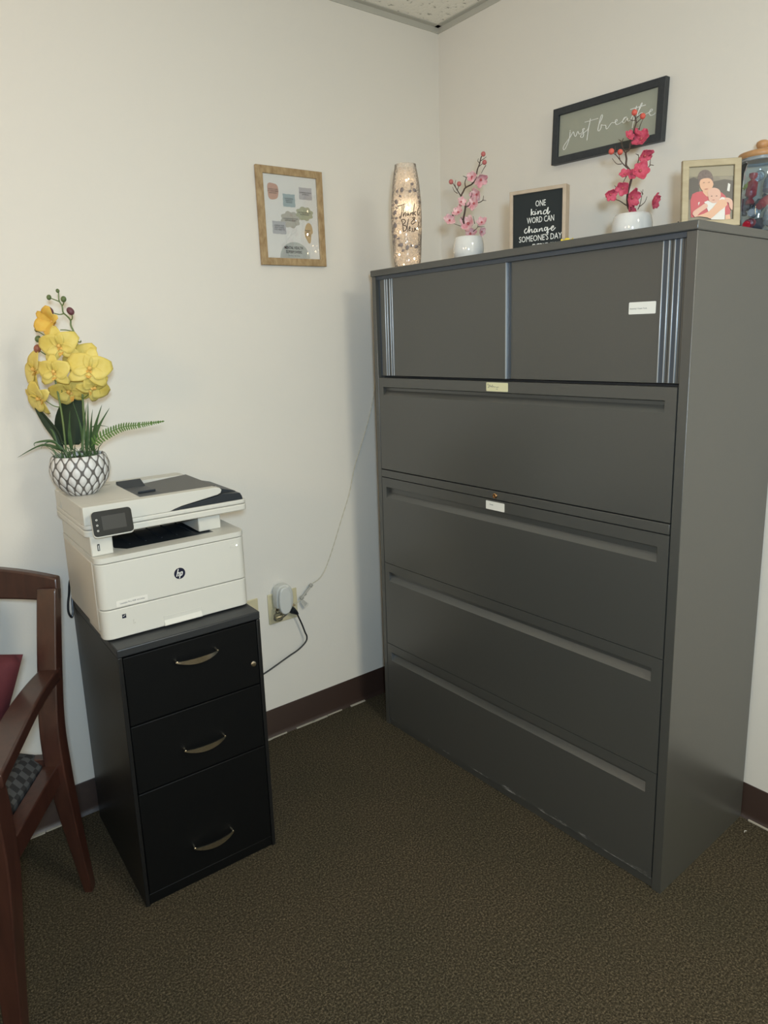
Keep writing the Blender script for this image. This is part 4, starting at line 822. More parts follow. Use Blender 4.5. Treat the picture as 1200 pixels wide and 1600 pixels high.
cp_ = [(-0.400, -0.255, 1.660), (-0.360, -0.210, 1.6595), (-0.340, -0.191, 1.6575), (-0.335, -0.150, 1.60), (-0.340, -0.06, 1.45), (-0.350, -0.012, 1.30), (-0.3644, -0.004, 1.2143), (-0.3891, -0.004, 1.136), (-0.4231, -0.004, 1.0538), (-0.4635, -0.004, 0.9603), (-0.492, -0.004, 0.8654), (-0.5322, -0.004, 0.7723), (-0.5723, -0.004, 0.6797), (-0.6052, -0.004, 0.611), (-0.6290, -0.006, 0.5760), (-0.6520, -0.010, 0.5610), (-0.6840, -0.017, 0.5545)]
cp_ = [inv @ Vector(q) for q in cp_]; sp = smooth_path(cp_, 10)
mb = MB()   # two strands twisted together
for ph in (0, pi):
    q = []
    for i, c in enumerate(sp): 
        a = ph + i*1.15; q.append((c[0]+0.0011*cos(a), c[1]+0.0004*sin(a), c[2]+0.0009*sin(a)))
    mb.tube(q, 0.0010, seg=5)
mb.build('cord', CREAM, sl_)
def cpt(x, y, z): return inv @ Vector((x, y, z))
mb = MB(); mb.tube([cpt(-0.6868, -0.018, 0.5530), cpt(-0.6950, -0.018, 0.5455)], [0.0065, 0.0075], seg=8)
mb.tube([cpt(-0.6950, -0.018, 0.5455), cpt(-0.7300, -0.018, 0.5145)], [0.0040, 0.0040], seg=6)
mb.tube([cpt(-0.7300, -0.018, 0.5145), cpt(-0.7380, -0.018, 0.5080)], [0.0080, 0.0070], seg=8)
mb.tube([cpt(-0.7220, -0.018, 0.5180), cpt(-0.7130, -0.018, 0.5205)], [0.0030, 0.0030], seg=6)
mb.build('cord_connector', mat('clear_grey_plastic', (0.34, 0.33, 0.29), 0.3), sl_, label='small translucent plug connector')
MB().tube(smooth_path([cpt(-0.737, -0.018, 0.506), cpt(-0.750, -0.019, 0.500), cpt(-0.765, -0.014, 0.492)], 4), 0.0018, seg=6).build('plug_lead', CREAM, sl_)
mb = MB(); A_ = [(-0.7400, -0.017, 0.4960), (-0.7290, -0.018, 0.5045), (-0.7080, -0.021, 0.4835), (-0.7110, -0.022, 0.4760), (-0.7245, -0.022, 0.4690)]
tgm = mb.add([cpt(*q) for q in A_], [(0, 1, 2, 3, 4)]).build('warning_tag', mat('tag_white', (0.58, 0.55, 0.48), 0.6), sl_, solid=0.0004, smooth=0)
mb = MB()
for t in (0.15, 0.3, 0.45, 0.6, 0.75):
    p = Vector(A_[1]).lerp(Vector(A_[2]), t); q = Vector(A_[0]).lerp(Vector(A_[4]), t); p2 = p.lerp(q, 0.12); q2 = p.lerp(q, 0.85)
    mb.tube([cpt(p2.x, p2.y-0.0006, p2.z), cpt(q2.x, q2.y-0.0006, q2.z)], 0.0006, seg=4)
mb.build('tag_print', INK, tgm)
mb = MB(); mb.tube([cpt(-0.7786, -0.010, 0.4966), cpt(-0.7786, -0.020, 0.4966), cpt(-0.765, -0.022, 0.4920)], [0.007, 0.008, 0.003], seg=8); mb.build('plug', mat('clear_amber_plug', (0.35, 0.27, 0.15), 0.3), sl_)

# blossom plants
def pot_round(par, R_, H_, foot, name='pot'):
    prof = [(0, 0.0), (foot, 0.0), (R_*0.93, H_*0.18), (R_, H_*0.42), (R_*0.995, H_*0.66), (R_*0.93, H_*0.90), (R_*0.865, H_*0.985), (R_*0.84, H_), (R_*0.80, H_*0.985), (R_*0.82, H_*0.80), (0, H_*0.78)]
    return MB().lathe(prof, 48, cap0=False, cap1=False).build(name, CER, par, smooth=50)
def blossom(r, facing, m, seed):
    rd = random.Random(seed); mb = MB(); f = Vector(facing).normalized(); a = f.orthogonal().normalized(); b = f.cross(a)
    rot0 = rd.uniform(0, 6)
    for k in range(5):
        an = rot0+2*pi*k/5+rd.uniform(-.15, .15); d = a*cos(an)+b*sin(an); w = f.cross(d); cup = rd.uniform(0.30, 0.75); lr = r*rd.uniform(0.9, 1.08)
        vsx = []; NU, NV = 5, 5
        for i in range(NU+1):
            t = i/NU
            for j in range(NV+1):
                s = -1+2*j/NV; wd = 0.52*lr*sin(pi*min(1, 0.12+t*0.80))**0.7
                p = d*(lr*t*(1-0.10*s*s)) + w*(wd*s) + f*(lr*cup*t*t*0.8 + 0.14*lr*s*s*t + rd.uniform(-.03, .03)*lr) 
                vsx.append(p)
        fs = [(i*(NV+1)+j, i*(NV+1)+j+1, (i+1)*(NV+1)+j+1, (i+1)*(NV+1)+j) for i in range(NU) for j in range(NV)]
        mb.add(vsx, fs, 0)
    mb.ball(f*r*0.12, r*0.16, mi=1, seg=8, rings=5)
    return mb
def blossom_plant(name, label, base, rot, brs, buds, fls, m, bm_, R_, H_, foot, seed):
    rd = random.Random(seed)
    o = thing(name, label, 'artificial plant', base, rot)
    pot_round(o, R_, H_, foot, 'pot')
    MB().lathe([(0, H_*0.72), (R_*0.80, H_*0.76), (R_*0.5, H_*0.86), (0, H_*0.90)], 20, cap0=False, cap1=False).build('moss', MOSS, o)
    def dep(a, b): return 0.016*sin(b*31+a*17)
    for i, L in enumerate(brs):
        P = smooth_path([(a, dep(a, b), b) for a, b in L], 4) if len(L) > 2 else [(a, dep(a, b), b) for a, b in L]
        n = len(P); r0 = 0.0032 if i == 0 else (0.0017 if len(L) > 3 else 0.0012)
        MB().tube(P, [r0*(1-0.55*k/(n-1)) for k in range(n)], seg=7).build('branch', BRN, o)
    for (a, b), r in buds:
        MB().ball((0, 0, 0), r, sc=(1, 1, 1.05), seg=12, rings=8).build('bud', bm_, o, loc=(a, dep(a, b)-0.002, b))
    for k, ((a, b), r) in enumerate(fls):
        f = (rd.uniform(-.8, .8), rd.uniform(-1.2, -.6), rd.uniform(-.6, .7))
        blossom(r*1.05, f, m, seed*50+k).build('blossom', [m, mat('blossom_heart', (0.45, 0.10, 0.10), 0.6)], o, loc=(a, dep(a, b)-0.006, b), solid=0.0007, smooth=80)
    return o
P1 = (-0.37797, -0.53271, 1.6572); P2 = (-0.27553, -1.02390, 1.6572)
blossom_plant('blossom_plant', 'small white pot with pale pink blossom branches, between the lit vase and the letter board', P1, HR, T['p_br'], T['p_bud'], T['p_fl'], PINK, BUDP, 0.0465, 0.070, 0.033, 3)
blossom_plant('blossom_plant', 'small white pot with deep rose pink blossom branches in front of the wall sign', P2, HR, T['d_br'], T['d_bud'], T['d_fl'], ROSE, BUDR, 0.0500, 0.0675, 0.036, 5)

# letter board
lb = thing('letter_board', 'square pale wood framed black board with white words about one kind word', 'sign', (-0.42362, -0.73826, 1.6573), radians(-71.4585))
LW, LH = 0.1590, 0.1580
frame(LWOOD, lb, LW, LH, 0.0095, 0.0, 0.0300, bevel=0.0012)
fb = box('board', FELT, lb, 0.008, LW-0.008, 0.0050, 0.010, 0.008, LH-0.008)
def lt(s, cx, z0, z1, w):
    t = text_mesh(s, (z1-z0)*1.38, WHT, fb, (cx, 0.0046, (z0+z1)/2+0.0028), UP, extrude=0.0003, sx=1.0)
    ws = max(v.co.x for v in t.data.vertices)-min(v.co.x for v in t.data.vertices)
    for v in t.data.vertices: v.co.x *= w/ws
    return t
lt('ONE', 0.088, 0.1075, 0.1235, 0.0285)
lt('WORD CAN', 0.0885, 0.066, 0.082, 0.0765)
lt("SOMEONE'S DAY", 0.0875, 0.0190, 0.0350, 0.1210)
lt('EVERYDAY', 0.0985, -0.0035, 0.0125, 0.0650)
strokes('script_words', WHT, fb, T['kind']+T['change'], 0.0014, lambda a, b: (a, 0.0044, b+0.0028), n=4)

# framed snapshot on a small black easel
PB = Vector((-0.26799, -1.29179, 1.6600)); tt = Vector((0.72673, -0.68693, 0)); PROT = atan2(tt.y, tt.x)
pfb = PB - tt*0.124
es_ = thing('display_easel', 'small black wire easel holding the framed snapshot', 'easel', (pfb.x, pfb.y, 1.6570), PROT)
ph_ = thing('photo_frame', 'upright tan framed snapshot of a person in red holding a baby, beside the jar', 'photo frame', (pfb.x, pfb.y, 1.6605), PROT)
ph_.rotation_euler = (-0.10, 0, PROT)
TAN = noise_wood('tan_wood', (0.33, 0.27, 0.165), (0.41, 0.345, 0.22), 0.5, (4, 4, 20))
FWp, FHp = 0.1290, 0.1500
frame(TAN, ph_, FWp, FHp, 0.0150, 0.0, 0.012, bevel=0.0015)
def flat(name, m, par, poly, y): return MB().prism([(a+0.124, b+0.0030) for a, b in poly], y-0.0003, y, axis='y').build(name, m, par, smooth=0)
photo = box('photograph', mat('photo_dim_room', (0.15, 0.13, 0.085), 0.35, noise_col=(0.09, 0.075, 0.05), nscale=40), ph_, 0.0135, FWp-0.0135, 0.0050, 0.009, 0.0135, FHp-0.0135)
PH = T['photo']; yy = 0.0050
SK = mat('photo_skin', (0.58, 0.33, 0.21), 0.4); SK2 = mat('photo_baby_skin', (0.56, 0.33, 0.25), 0.4)
RD = mat('photo_red_shirt', (0.42, 0.045, 0.065), 0.4); HRc = mat('photo_brown_hair', (0.075, 0.048, 0.045), 0.4, noise_col=(0.13, 0.09, 0.08), nscale=200); OW = mat('photo_white_cloth', (0.58, 0.57, 0.54), 0.4)
DK = mat('photo_dark_shapes', (0.05, 0.042, 0.035), 0.4); CEI = mat('photo_pale_ceiling', (0.24, 0.21, 0.14), 0.4)
def mm(kx, ky): return (kx, ky)
flat('print_background', CEI, photo, [(-0.1105, 0.112), (-0.0105, 0.108), (-0.0105, 0.1325), (-0.1105, 0.1325)], yy-0.0000)
flat('print_background', DK, photo, [(-0.1105, 0.060), (-0.085, 0.066), (-0.085, 0.104), (-0.098, 0.110), (-0.1105, 0.106)], yy-0.0001)
flat('print_background', DK, photo, [(-0.055, 0.050), (-0.0105, 0.045), (-0.0105, 0.098), (-0.030, 0.102), (-0.055, 0.098)], yy-0.0001)
flat('print_background', OW, photo, [(-0.024, 0.076), (-0.0185, 0.074), (-0.0170, 0.090), (-0.022, 0.093)], yy-0.0003)
for i, (k, m) in enumerate((('hair', HRc), ('shirt', RD), ('neck', SK), ('face', SK), ('onesie', OW), ('baby', SK2), ('armR', SK2), ('elbow', SK), ('forearm', SK), ('armL', SK2))):
    pl = [(max(-0.1095, min(-0.0110, a)), max(0.0120, b)) for a, b in PH[k]]
    P = [(p.x, p.y) for p in smooth_path([(a, b, 0) for a, b in pl]+[(pl[0][0], pl[0][1], 0)], 3)[:-1]] if k not in ('shirt', 'onesie', 'elbow') else pl
    o = flat('print_'+{'armL': 'baby_arm', 'armR': 'baby_arm', 'elbow': 'arm', 'forearm': 'arm'}.get(k, k), m, photo, P, yy-0.0003-0.0002*i)
# small features of the two faces in the print
def feat(name, m, pts_, y, r): 
    mb = MB(); 
    for (a, b, rx, rz) in pts_: mb.prism([(a+0.124+rx*cos(t*pi/4), b+0.003+rz*sin(t*pi/4)) for t in range(8)], y-0.0002, y, axis='y')
    return mb.build(name, m, photo, smooth=0)
fx = [sum(q[0] for q in PH['face'])/len(PH['face']), sum(q[1] for q in PH['face'])/len(PH['face'])]
bx = [sum(q[0] for q in PH['baby'])/len(PH['baby']), sum(q[1] for q in PH['baby'])/len(PH['baby'])]
feat('print_eyes', DK, [(fx[0]-0.0055, fx[1]+0.006, 0.0018, 0.0006), (fx[0]+0.0060, fx[1]+0.006, 0.0018, 0.0006), (bx[0]-0.0060, bx[1]-0.003, 0.0015, 0.0009), (bx[0]+0.0050, bx[1]-0.003, 0.0015, 0.0009)], yy-0.0028, 0)
feat('print_mouths', mat('photo_lips', (0.40, 0.14, 0.10), 0.4), [(fx[0]+0.0005, fx[1]-0.0085, 0.0040, 0.0009), (bx[0]-0.0015, bx[1]-0.0115, 0.0024, 0.0008)], yy-0.0028, 0)
flat('print_shirt_lettering', OW, photo, [(-0.0870, 0.0530), (-0.0835, 0.0545), (-0.0840, 0.0510), (-0.0865, 0.0460)], yy-0.0010)
mb = MB(); BR_ = lambda x, y, z: (x, y, z)
mb.tube([(0.012, 0.012, 0.0015), (0.012, -0.012, 0.0015), (0.012, -0.012, 0.007)], 0.0013, seg=6)
mb.tube([(0.060, 0.012, 0.0015), (0.060, -0.012, 0.0015), (0.060, -0.012, 0.007)], 0.0013, seg=6)
mb.tube([(0.012, 0.012, 0.0015), (0.060, 0.012, 0.0015)], 0.0013, seg=6).tube([(0.036, 0.022, 0.09), (0.012, 0.012, 0.0015)], 0.0013, seg=6).tube([(0.036, 0.022, 0.09), (0.060, 0.012, 0.0015)], 0.0013, seg=6).tube([(0.036, 0.022, 0.09), (0.036, 0.070, 0.0015)], 0.0013, seg=6)
mb.tube([(0.000, 0.016, 0.0015), (-0.0035, 0.014, 0.0025), (-0.0035, 0.014, 0.020)], 0.0014, seg=6); mb.tube([(0.012, 0.014, 0.0015), (0.0, 0.016, 0.0015)], 0.0013, seg=6)
mb.build('wire_stand', RUB, es_)

# candy jar
JC = cabpt(1.058, 0.395)
jr = thing('candy_jar', 'round glass jar of wrapped candies with a wooden knobbed lid, beside the framed snapshot', 'jar', (JC.x, JC.y, 1.6572), HR)
JP = [(0.046, 0.0), (0.050, 0.004), (0.0540, 0.020), (0.0565, 0.06), (0.0570, 0.11), (0.0560, 0.145), (0.0520, 0.162), (0.0505, 0.170), (0.0520, 0.176)]
MB().lathe([(0, 0)]+JP+[(r-0.0025, max(z, 0.005)) for r, z in reversed(JP)]+[(0, 0.005)], 48, cap0=False, cap1=False).build('glass_body', JARG, jr, smooth=60)
ld = MB().lathe([(0, 0.1775), (0.0510, 0.1775), (0.0535, 0.181), (0.0540, 0.186), (0.0515, 0.191), (0.040, 0.1945), (0, 0.1955)], 40, cap0=False, cap1=False).build('lid', LID, jr, smooth=50)
MB().lathe([(0.0, 0.195), (0.007, 0.195), (0.0065, 0.199), (0.0125, 0.204), (0.0150, 0.211), (0.0135, 0.217), (0.007, 0.2205), (0, 0.221)], 28, cap0=False, cap1=False).build('knob', LID, ld, smooth=60)
MB().lathe([(0.0495, 0.1695), (0.0515, 0.172), (0.0515, 0.1770), (0.0495, 0.1775)], 40, cap0=False, cap1=False).build('seal_ring', mat('clear_seal', (0.35, 0.36, 0.36), 0.3), ld, smooth=50)
def candy(name, label, m, x, y, z, l, r, rot, grp):
    mb = MB(); N = 10; pts_ = []; rs = []
    for i in range(N+1):
        t = -1+2*i/N; pts_.append((0, 0, t*l)); a = abs(t)
        rs.append(r*(1.0 if a < .45 else (0.95 if a < .6 else (0.35 if a < .75 else 0.8))))
    mb.tube(pts_, rs, seg=10)
    o = mb.build(name, m, None, loc=Vector((JC.x, JC.y, 1.6572)) + Matrix.Rotation(HR, 3, 'Z') @ Vector((x, y, z)), rot=rot, smooth=50)
    return tag(o, label, 'candy', grp)
random.seed(12)
GR = 'wrapped candies in the glass jar'
candy('wrapped_candy', 'long upright red wrapped candy at the left side of the jar', WRAPR, -0.030, -0.020, 0.105, 0.036, 0.0125, (0.05, 0.1, 0.3), GR)
candy('wrapped_candy', 'small green wrapped candy against the left wall of the jar', WRAPG, -0.044, -0.018, 0.112, 0.009, 0.0050, (0.4, 0.6, 0), GR)
for (x, y, z, l, r, m_, rt, lab) in [
    (-0.004, -0.033, 0.072, 0.022, 0.011, WRAPR, (0.3, 1.0, 0.2), 'shiny red wrapped candy at mid height just below the long upright red one'),
    (0.020, -0.030, 0.080, 0.022, 0.011, WRAPR, (1.2, 0.4, 0.2), 'shiny red wrapped candy at mid height, the one farthest right in the jar'),
    (-0.031, -0.022, 0.024, 0.018, 0.012, WRAPR, (0.2, 1.3, 0.3), 'dark red wrapped candy at the bottom left of the jar'),
    (0.006, -0.030, 0.116, 0.022, 0.012, WRAPS, (0.2, 0.5, 0.5), 'silvery candy high in the jar, right beside the long upright red one'),
    (0.030, -0.020, 0.118, 0.020, 0.011, WRAPS, (0.9, 0.2, 0.5), 'silvery candy high in the jar at its far right'),
    (-0.006, -0.006, 0.138, 0.024, 0.012, WRAPS, (0.2, 1.3, 0.5), 'silvery candy lying on top of the pile in the jar'),
    (0.008, -0.034, 0.040, 0.022, 0.012, WRAPS, (0.1, 0.6, 0.5), 'silvery candy low in the jar below the two short red ones'),
    (-0.024, -0.028, 0.050, 0.020, 0.011, WRAPS, (0.4, 1.4, 0.5), 'silvery candy lying just above the bottom left red one'),
    (0.030, -0.020, 0.046, 0.020, 0.011, WRAPS, (0.4, 0.4, 0.9), 'silvery candy low in the jar at its far right'),
    (-0.024, 0.014, 0.075, 0.026, 0.013, WRAPD, (0.2, 0.2, 0.1), 'dark blue candy standing behind the long upright red one'),
    (0.006, 0.008, 0.070, 0.028, 0.014, WRAPD, (0.6, 0.3, 0.1), 'dark blue candy deep in the middle of the jar'),
    (0.0, 0.0, 0.025, 0.030, 0.014, WRAPD, (1.5, 0.3, 0.1), 'dark blue candy lying at the very bottom of the jar')]:
    candy('wrapped_candy', lab, m_, x, y, z, l, r, rt, GR)
# small yellow wrapper right of the letter board
yc = cabpt(0.735, 0.060, 1.6575)
mb = MB(); mb.ball((0, 0, 0.007), 0.007, sc=(1.3, 0.9, 1)).tube([(-0.015, 0, 0.007), (-0.007, 0, 0.007)], [0.006, 0.001], seg=8).tube([(0.007, 0, 0.007), (0.015, 0, 0.007)], [0.001, 0.006], seg=8)
tag(mb.build('yellow_candy', mat('yellow_wrapper', (0.75, 0.58, 0.06), 0.4), None, loc=yc, rot=(0, 0, -1.2)), 'tiny yellow wrapped candy lying beside the letter board', 'candy')

# ------------------------------------------------------------------ orchid on the printer
OB = (-1.49482, -0.21693, 1.0604)
orc = thing('potted_orchid', 'artificial yellow orchid with grass blades and fern in a drop patterned pot on the printer', 'artificial plant', OB, HR)
prof = [(0, 0.0), (0.036, 0.0), (0.040, 0.003), (0.056, 0.018), (0.068, 0.038), (0.0745, 0.062), (0.0740, 0.080), (0.0690, 0.096), (0.0655, 0.1025), (0.0635, 0.1035), (0.0610, 0.100), (0.0620, 0.085), (0, 0.082)]
MB().lathe(prof, 64, cap0=False, cap1=False).build('pot', POTM, orc, smooth=60)
MB().lathe([(0, 0.080), (0.062, 0.083), (0.04, 0.094), (0, 0.098)], 24, cap0=False, cap1=False).build('moss', MOSS, orc)
def od(a, b): return 0.0
def tapertube(name, L, r0, r1, m, d0=0.0, d1=0.0, par=orc):
    n0 = len(L); P = smooth_path([(a, d0+(d1-d0)*i/(n0-1), b) for i, (a, b) in enumerate(L)], 5) if n0 > 2 else [(L[0][0], d0, L[0][1]), (L[1][0], d1, L[1][1])]
    n = len(P); return MB().tube(P, [r0+(r1-r0)*k/(n-1) for k in range(n)], seg=8).build(name, m, par)
tapertube('stem', T['stemR'], 0.0030, 0.0014, STEM, 0.01, 0.0)
tapertube('stem', T['stemL'], 0.0028, 0.0012, STEM, 0.0, -0.01)
for L in T['twigs']: tapertube('twig', L, 0.0016, 0.0011, STEM, 0.004, -0.006)
for (a, b), r, k in T['buds']:
    MB().ball((0, 0, 0), r*(0.78 if k == 0 else 0.66), sc=(1.0, 1, 1.25 if k else 1.15), seg=12, rings=8).build('bud', (GBUD, PBUD, OBUD)[k], orc, loc=(a, -0.006, b), rot=(0, random.uniform(-.6, .6), 0))
def petal_mb(mb, f, d, L_, Wd, cup, mi=0, tip=0.75, curl=0.0):
    w = f.cross(d); NU, NV = 7, 6; vsx = []
    for i in range(NU+1):
        t = i/NU
        for j in range(NV+1):
            s = -1+2*j/NV; wd = Wd*sin(pi*(0.07+0.86*t**tip))**0.75
            vsx.append(d*(L_*t) + w*(wd*s) + f*(L_*cup*sin(pi*t*0.9)*0.6 - L_*curl*t*t + 0.22*Wd*s*s*(1-t)))
    mb.add(vsx, [(i*(NV+1)+j, i*(NV+1)+j+1, (i+1)*(NV+1)+j+1, (i+1)*(NV+1)+j) for i in range(NU) for j in range(NV)], mi)
def orchid_flower(a, b, dpt, R_, f, roll, seed, half=False):
    rd = random.Random(seed); f = Vector(f).normalized(); up = (Vector((0, 0, 1)) - f*f.z).normalized(); up = Matrix.Rotation(roll, 3, f) @ up
    mb = MB(); rt = up.cross(f)
    def D(an): return (up*cos(an)+rt*sin(an)).normalized()
    for an in (0, radians(128), radians(-128)): petal_mb(mb, f, D(an), R_*1.0, R_*0.34, 0.15 if not half else 0.7, curl=rd.uniform(0, .2) if not half else -0.5)
    for an in (radians(68), radians(-68)): petal_mb(mb, f, D(an), R_*1.02, R_*0.56, 0.18 if not half else 0.8, tip=0.62, curl=rd.uniform(-.05, .25) if not half else -0.6)
    fl = mb.build('flower', [YELO if half else YEL], orc, loc=(a, dpt, b), solid=0.0007, smooth=80)
    mb = MB(); petal_mb(mb, f, D(radians(180)), R_*0.42, R_*0.17, -0.5, curl=-0.9); petal_mb(mb, (f+D(1.6)*0.8).normalized(), D(radians(150)), R_*0.25, R_*0.12, 0.5); petal_mb(mb, (f-D(1.6)*0.8).normalized(), D(radians(-150)), R_*0.25, R_*0.12, 0.5)
    mb.ball(f*R_*0.12+up*R_*0.03, R_*0.10, seg=8, rings=6)
    mb.build('lip', ORG, fl, solid=0.0006, smooth=80, label='orange freckled flower lip')
FL = T['flowers']
#              idx depth  R     facing             roll
SPEC = [(0, -0.012, 0.036, (-0.3, -1.0, 0.1), 0.9, True), (1, -0.030, 0.050, (0.1, -1.0, -0.15), 0.15, False), (2, -0.044, 0.044, (-0.05, -1.0, -0.1), 0.0, False), (3, -0.030, 0.054, (0.40, -1.0, 0.05), -0.25, False),
        (4, 0.000, 0.049, (-0.65, -0.85, 0.1), 0.9, False), (5, -0.018, 0.046, (-0.5, -1.0, -0.45), 1.1, False), (6, 0.006, 0.050, (0.1, -1.0, -0.55), 0.3, False), (7, -0.012, 0.044, (0.7, -0.8, -0.6), -0.8, False), (8, 0.0, 0.050, (0.0, -1.0, 0.2), 0.4, False)]
for i, dp, R_, f, ro, hf in SPEC: orchid_flower(FL[i][0]-(0.012 if i == 4 else 0.0), FL[i][1], dp, R_, f, ro, 40+i, hf)
def blade(name, L, w, m, d0=0.0, d1=0.0, fold=0.25, wprof=None):
    n0 = len(L); P = smooth_path([(a, d0+(d1-d0)*i/(n0-1), b) for i, (a, b) in enumerate(L)], 6); n = len(P); vsx = []
    for i, p in enumerate(P):
        t = i/(n-1); tg = (P[min(i+1, n-1)]-P[max(i-1, 0)]).normalized(); s = tg.cross(Vector((0, -1, 0))); s = s.normalized() if s.length > 1e-5 else Vector((1, 0, 0))
        wd = (wprof(t) if wprof else w*(0.55+0.45*sin(pi*min(1, t*1.3+.1)))*(1-t**3)) ; 
        vsx += [p-s*wd+Vector((0, -fold*wd, 0)), p+Vector((0, fold*wd*0.6, 0)), p+s*wd+Vector((0, -fold*wd, 0))]
    fs = [(i*3+k, i*3+k+1, (i+1)*3+k+1, (i+1)*3+k) for i in range(n-1) for k in range(2)]
    return MB().add(vsx, fs).build(name, m, orc, solid=0.0006, smooth=70)
blade('broad_leaf', T['leafB'], 0.03, LEAF, 0.012, 0.03, 0.15, lambda t: 0.041*max(0.02, sin(pi*(0.10+0.86*t)))**0.6)
blade('broad_leaf', T['leafL'], 0.02, LEAF, -0.015, 0.0, 0.5, lambda t: 0.012*max(0.03, sin(pi*(0.06+0.92*t)))**0.7)
for i, L in enumerate(T['blades']):
    thin = i in (4, 10, 11); blade('grass_blade', L, 0.0016 if thin else (0.0052 if i in (0, 1, 2, 5, 6) else 0.0034), BLADE, random.uniform(-0.03, 0.01), random.uniform(-0.045, 0.02))
random.seed(4)
mb = MB()
for k in range(46):
    a = random.uniform(-0.045, 0.045); an = random.uniform(-0.7, 0.7); h = random.uniform(0.02, 0.055); d = random.uniform(-0.05, 0.03)
    mb.tube([(a, d, 0.09), (a+h*0.4*sin(an), d-0.004, 0.09+h*0.6), (a+h*sin(an)*1.1, d-0.01, 0.09+h)], [0.0016, 0.0013, 0.0003], seg=4)
mb.build('short_greenery', BLADE, orc)['kind'] = 'stuff'
# fern frond
FP = smooth_path([(a, -0.02-0.02*i/5, b) for i, (a, b) in enumerate(T['fern'])], 30)
fn = MB().tube(FP[::4]+[FP[-1]], 0.0011, seg=5)
cum = [0.0]
for p, q in zip(FP, FP[1:]): cum.append(cum[-1]+(q-p).length)
TL = cum[-1]; d_ = 0.012
while d_ < TL-0.004:
    i = min(range(len(cum)), key=lambda k: abs(cum[k]-d_)); i = max(1, min(len(FP)-2, i)); t = d_/TL
    L_ = 0.0175*(1-t)**0.8*(0.72+0.28*min(1, t*5))+0.0020; tg = (FP[i+1]-FP[i-1]).normalized(); s = tg.cross(Vector((0, -1, 0))).normalized(); step = 0.0092*(1-0.55*t)
    for sg_ in (1, -1):
        d = (s*sg_*1.0 + tg*(0.30 if sg_ > 0 else 0.55) + Vector((0, -0.25, 0))).normalized(); w = step*0.33; b0 = FP[i]
        q = [b0-tg*w*0.8, b0+d*L_*0.55-tg*w*1.1, b0+d*L_*0.92-tg*w*0.5, b0+d*L_, b0+d*L_*0.90+tg*w*0.8, b0+d*L_*0.5+tg*w*1.1, b0+tg*w*0.8]; fn.add(q, [(0, 1, 2, 3, 4, 5, 6)])
    d_ += step
fn.build('fern_frond', FERN, orc, solid=0.0004, smooth=0)

# ------------------------------------------------------------------ chair
F0 = (-1.635, -0.335, 0); CHR = atan2(-0.5707, 0.8211)
ch = thing('armchair', 'cherry wood armchair with a black checked seat at the left edge of the picture', 'chair', F0, CHR)
def beam(name, path, sec, par=ch, m=CHERRY, bevel=0.003, w3=None):
    # path: points; sec: (half x, half y) or list -> box section swept, kept upright in X
    mb = MB(); n = len(path); vsx = []
    for i, p in enumerate(path):
        p = Vector(p); tg = (Vector(path[min(i+1, n-1)])-Vector(path[max(i-1, 0)])).normalized()
        hx, ht = sec[i] if isinstance(sec, list) else sec
        X = Vector((1, 0, 0)); X = (X-tg*X.dot(tg)).normalized(); N_ = tg.cross(X)
        vsx += [p+X*hx+N_*ht, p-X*hx+N_*ht, p-X*hx-N_*ht, p+X*hx-N_*ht]
    fs = [(i*4+k, i*4+(k+1) % 4, (i+1)*4+(k+1) % 4, (i+1)*4+k) for i in range(n-1) for k in range(4)] + [(0, 1, 2, 3), ((n-1)*4+3, (n-1)*4+2, (n-1)*4+1, (n-1)*4)]
    return mb.add(vsx, fs).build(name, m, par, bevel=bevel, smooth=40)
CWd = 0.56
def rear(x, s):
    P = smooth_path([(x+s*0.020, 0.006, 0.0), (x+s*0.014, -0.030, 0.22), (x+s*0.006, -0.046, 0.40), (x, -0.036, 0.52), (x, -0.006, 0.66), (x, 0.026, 0.78), (x, 0.045, 0.845)], 4)
    S = [(0.011+0.013*min(1, p.z/0.42), 0.014+0.008*min(1, p.z/0.4)-0.006*max(0, (p.z-0.5)/0.4)) for p in P]
    return beam('rear_leg', P, S)
rear(-0.014, 1); rear(-CWd+0.014, -1)
def front(x, s):
    P = [(x+s*0.004, -0.432, 0.0), (x+s*0.006, -0.420, 0.20), (x+s*0.012, -0.408, 0.40), (x+s*0.018, -0.420, 0.55), (x+s*0.020, -0.438, 0.640)]
    return beam('front_leg', smooth_path(P, 3), [(0.017+0.010*min(1, p.z/0.4), 0.015+0.010*min(1, p.z/0.4)) for p in smooth_path(P, 3)])
front(0.012, 1); front(-CWd-0.012, -1)
# arched top rail
def archrail(z0l, z1, name, y=0.045, hw=0.012):
    mb = MB(); N = 16; vsx = []
    for i in range(N+1):
        t = -1+2*i/N; x = -CWd/2 + t*(CWd/2+0.010); zt = 0.872+0.030*(1-t*t); zb = 0.812+0.006*(1-t*t); yy_ = y+0.030*(1-t*t)
        vsx += [(x, yy_-hw-0.01*(zb-0.84), zb), (x, yy_+hw, zb), (x, yy_+hw+0.008, zt), (x, yy_-hw+0.006, zt)]
    fs = [(i*4+k, i*4+(k+1) % 4, (i+1)*4+(k+1) % 4, (i+1)*4+k) for i in range(N) for k in range(4)] + [(0, 1, 2, 3), (N*4+3, N*4+2, N*4+1, N*4)]
    return mb.add(vsx, fs).build(name, CHERRY, ch, bevel=0.005, smooth=40)
archrail(0, 0, 'top_rail')
for s in (-1, 1):
    xc = -CWd/2
    P = smooth_path([(xc+s*0.118, 0.055, 0.825), (xc+s*0.112, 0.040, 0.74), (xc+s*0.105, 0.015, 0.64), (xc+s*0.112, -0.015, 0.52), (xc+s*0.108, -0.035, 0.44)], 4)
    beam('back_slat', P, (0.012, 0.006), bevel=0.002)
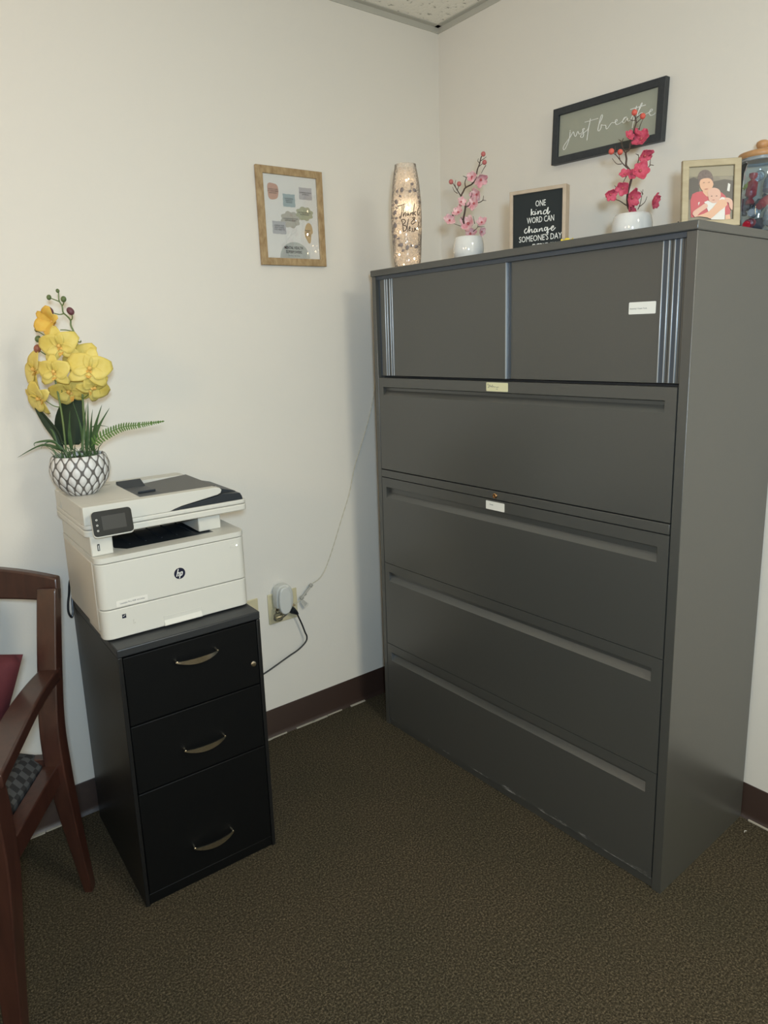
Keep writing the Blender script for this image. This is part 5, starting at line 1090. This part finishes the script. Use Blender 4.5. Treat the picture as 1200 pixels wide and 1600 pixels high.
beam('back_slat', smooth_path([(-CWd/2, 0.062, 0.825), (-CWd/2, 0.030, 0.66), (-CWd/2, -0.030, 0.44)], 4), (0.030, 0.006), bevel=0.002)
box('rear_rail', CHERRY, ch, -CWd+0.03, -0.03, -0.060, -0.036, 0.375, 0.435, bevel=0.002)
box('front_rail', CHERRY, ch, -CWd+0.02, -0.02, -0.420, -0.396, 0.365, 0.425, bevel=0.002)
def srail(x, s): return beam('side_rail', [(x, -0.045, 0.392), (x+s*0.012, -0.41, 0.378)], (0.019, 0.028), bevel=0.003)
srail(-0.020, 1); srail(-CWd+0.020, -1)
def arm(x, s):
    P = smooth_path([(x, -0.008, 0.640), (x+s*0.008, -0.10, 0.646), (x+s*0.020, -0.20, 0.648), (x+s*0.034, -0.30, 0.645), (x+s*0.056, -0.455, 0.636)], 5)
    return beam('arm', P, [(0.024+0.010*(i/(len(P)-1)), 0.016) for i in range(len(P))], bevel=0.005)
arm(-0.012, 1); arm(-CWd+0.012, -1)
# seat cushion
mb = MB(); N = 16; vsx = []; x0, x1, y0, y1 = -CWd+0.045, -0.042, -0.400, -0.020
for i in range(N+1):
    for j in range(N+1):
        a, b = -1+2*i/N, -1+2*j/N; k = (1-a**6)*(1-b**6); vsx.append((x0+(x1-x0)*i/N, y0+(y1-y0)*j/N, 0.418+0.040*k**0.5+0.008*(1-a*a)*(1-b*b)))
fs = [(i*(N+1)+j, (i+1)*(N+1)+j, (i+1)*(N+1)+j+1, i*(N+1)+j+1) for i in range(N) for j in range(N)]
mb.add(vsx, fs); mb.box(x0, x1, y0, y1, 0.385, 0.418); mb.build('seat', CHECK, ch, smooth=60)
# pillow leaning in the back of the chair
pl = MB(); N = 20; vsx = []
for sgn in (1, -1):
    for i in range(N+1):
        for j in range(N+1):
            a, b = -1+2*i/N, -1+2*j/N; pin = 1-0.13*(1-abs(a*b))*(max(abs(a), abs(b))**4); th = ((1-a**4)*(1-b**4))**0.5
            vsx.append((0.195*a*pin, sgn*0.058*th, 0.195*b*pin))
M_ = (N+1)**2
fs = [(i*(N+1)+j, (i+1)*(N+1)+j, (i+1)*(N+1)+j+1, i*(N+1)+j+1) for i in range(N) for j in range(N)]; fs += [tuple(reversed([q+M_ for q in f])) for f in fs]
pl.add(vsx, fs)
import bmesh
po = pl.build('throw_pillow', MAROON, None, smooth=80)
po.matrix_world = Matrix.Translation(F0) @ Matrix.Rotation(CHR, 4, 'Z') @ Matrix.Translation((-0.258, -0.125, 0.572)) @ Matrix.Rotation(radians(-14), 4, 'X') @ Matrix.Rotation(radians(9), 4, 'Y')
tag(po, 'maroon throw pillow leaning against the back of the cherry armchair', 'pillow')

# bits on the carpet
SPK = mat('pale_lint', (0.55, 0.53, 0.47), 0.9)
tag(MB().tube([(0, 0, 0.002), (0.006, 0.002, 0.003), (0.010, -0.001, 0.002)], 0.0012, seg=5).build('lint_scrap', SPK, None, loc=(-0.075, -1.335, 0)), 'tiny white scrap of lint on the carpet beside the tall cabinet', 'lint')
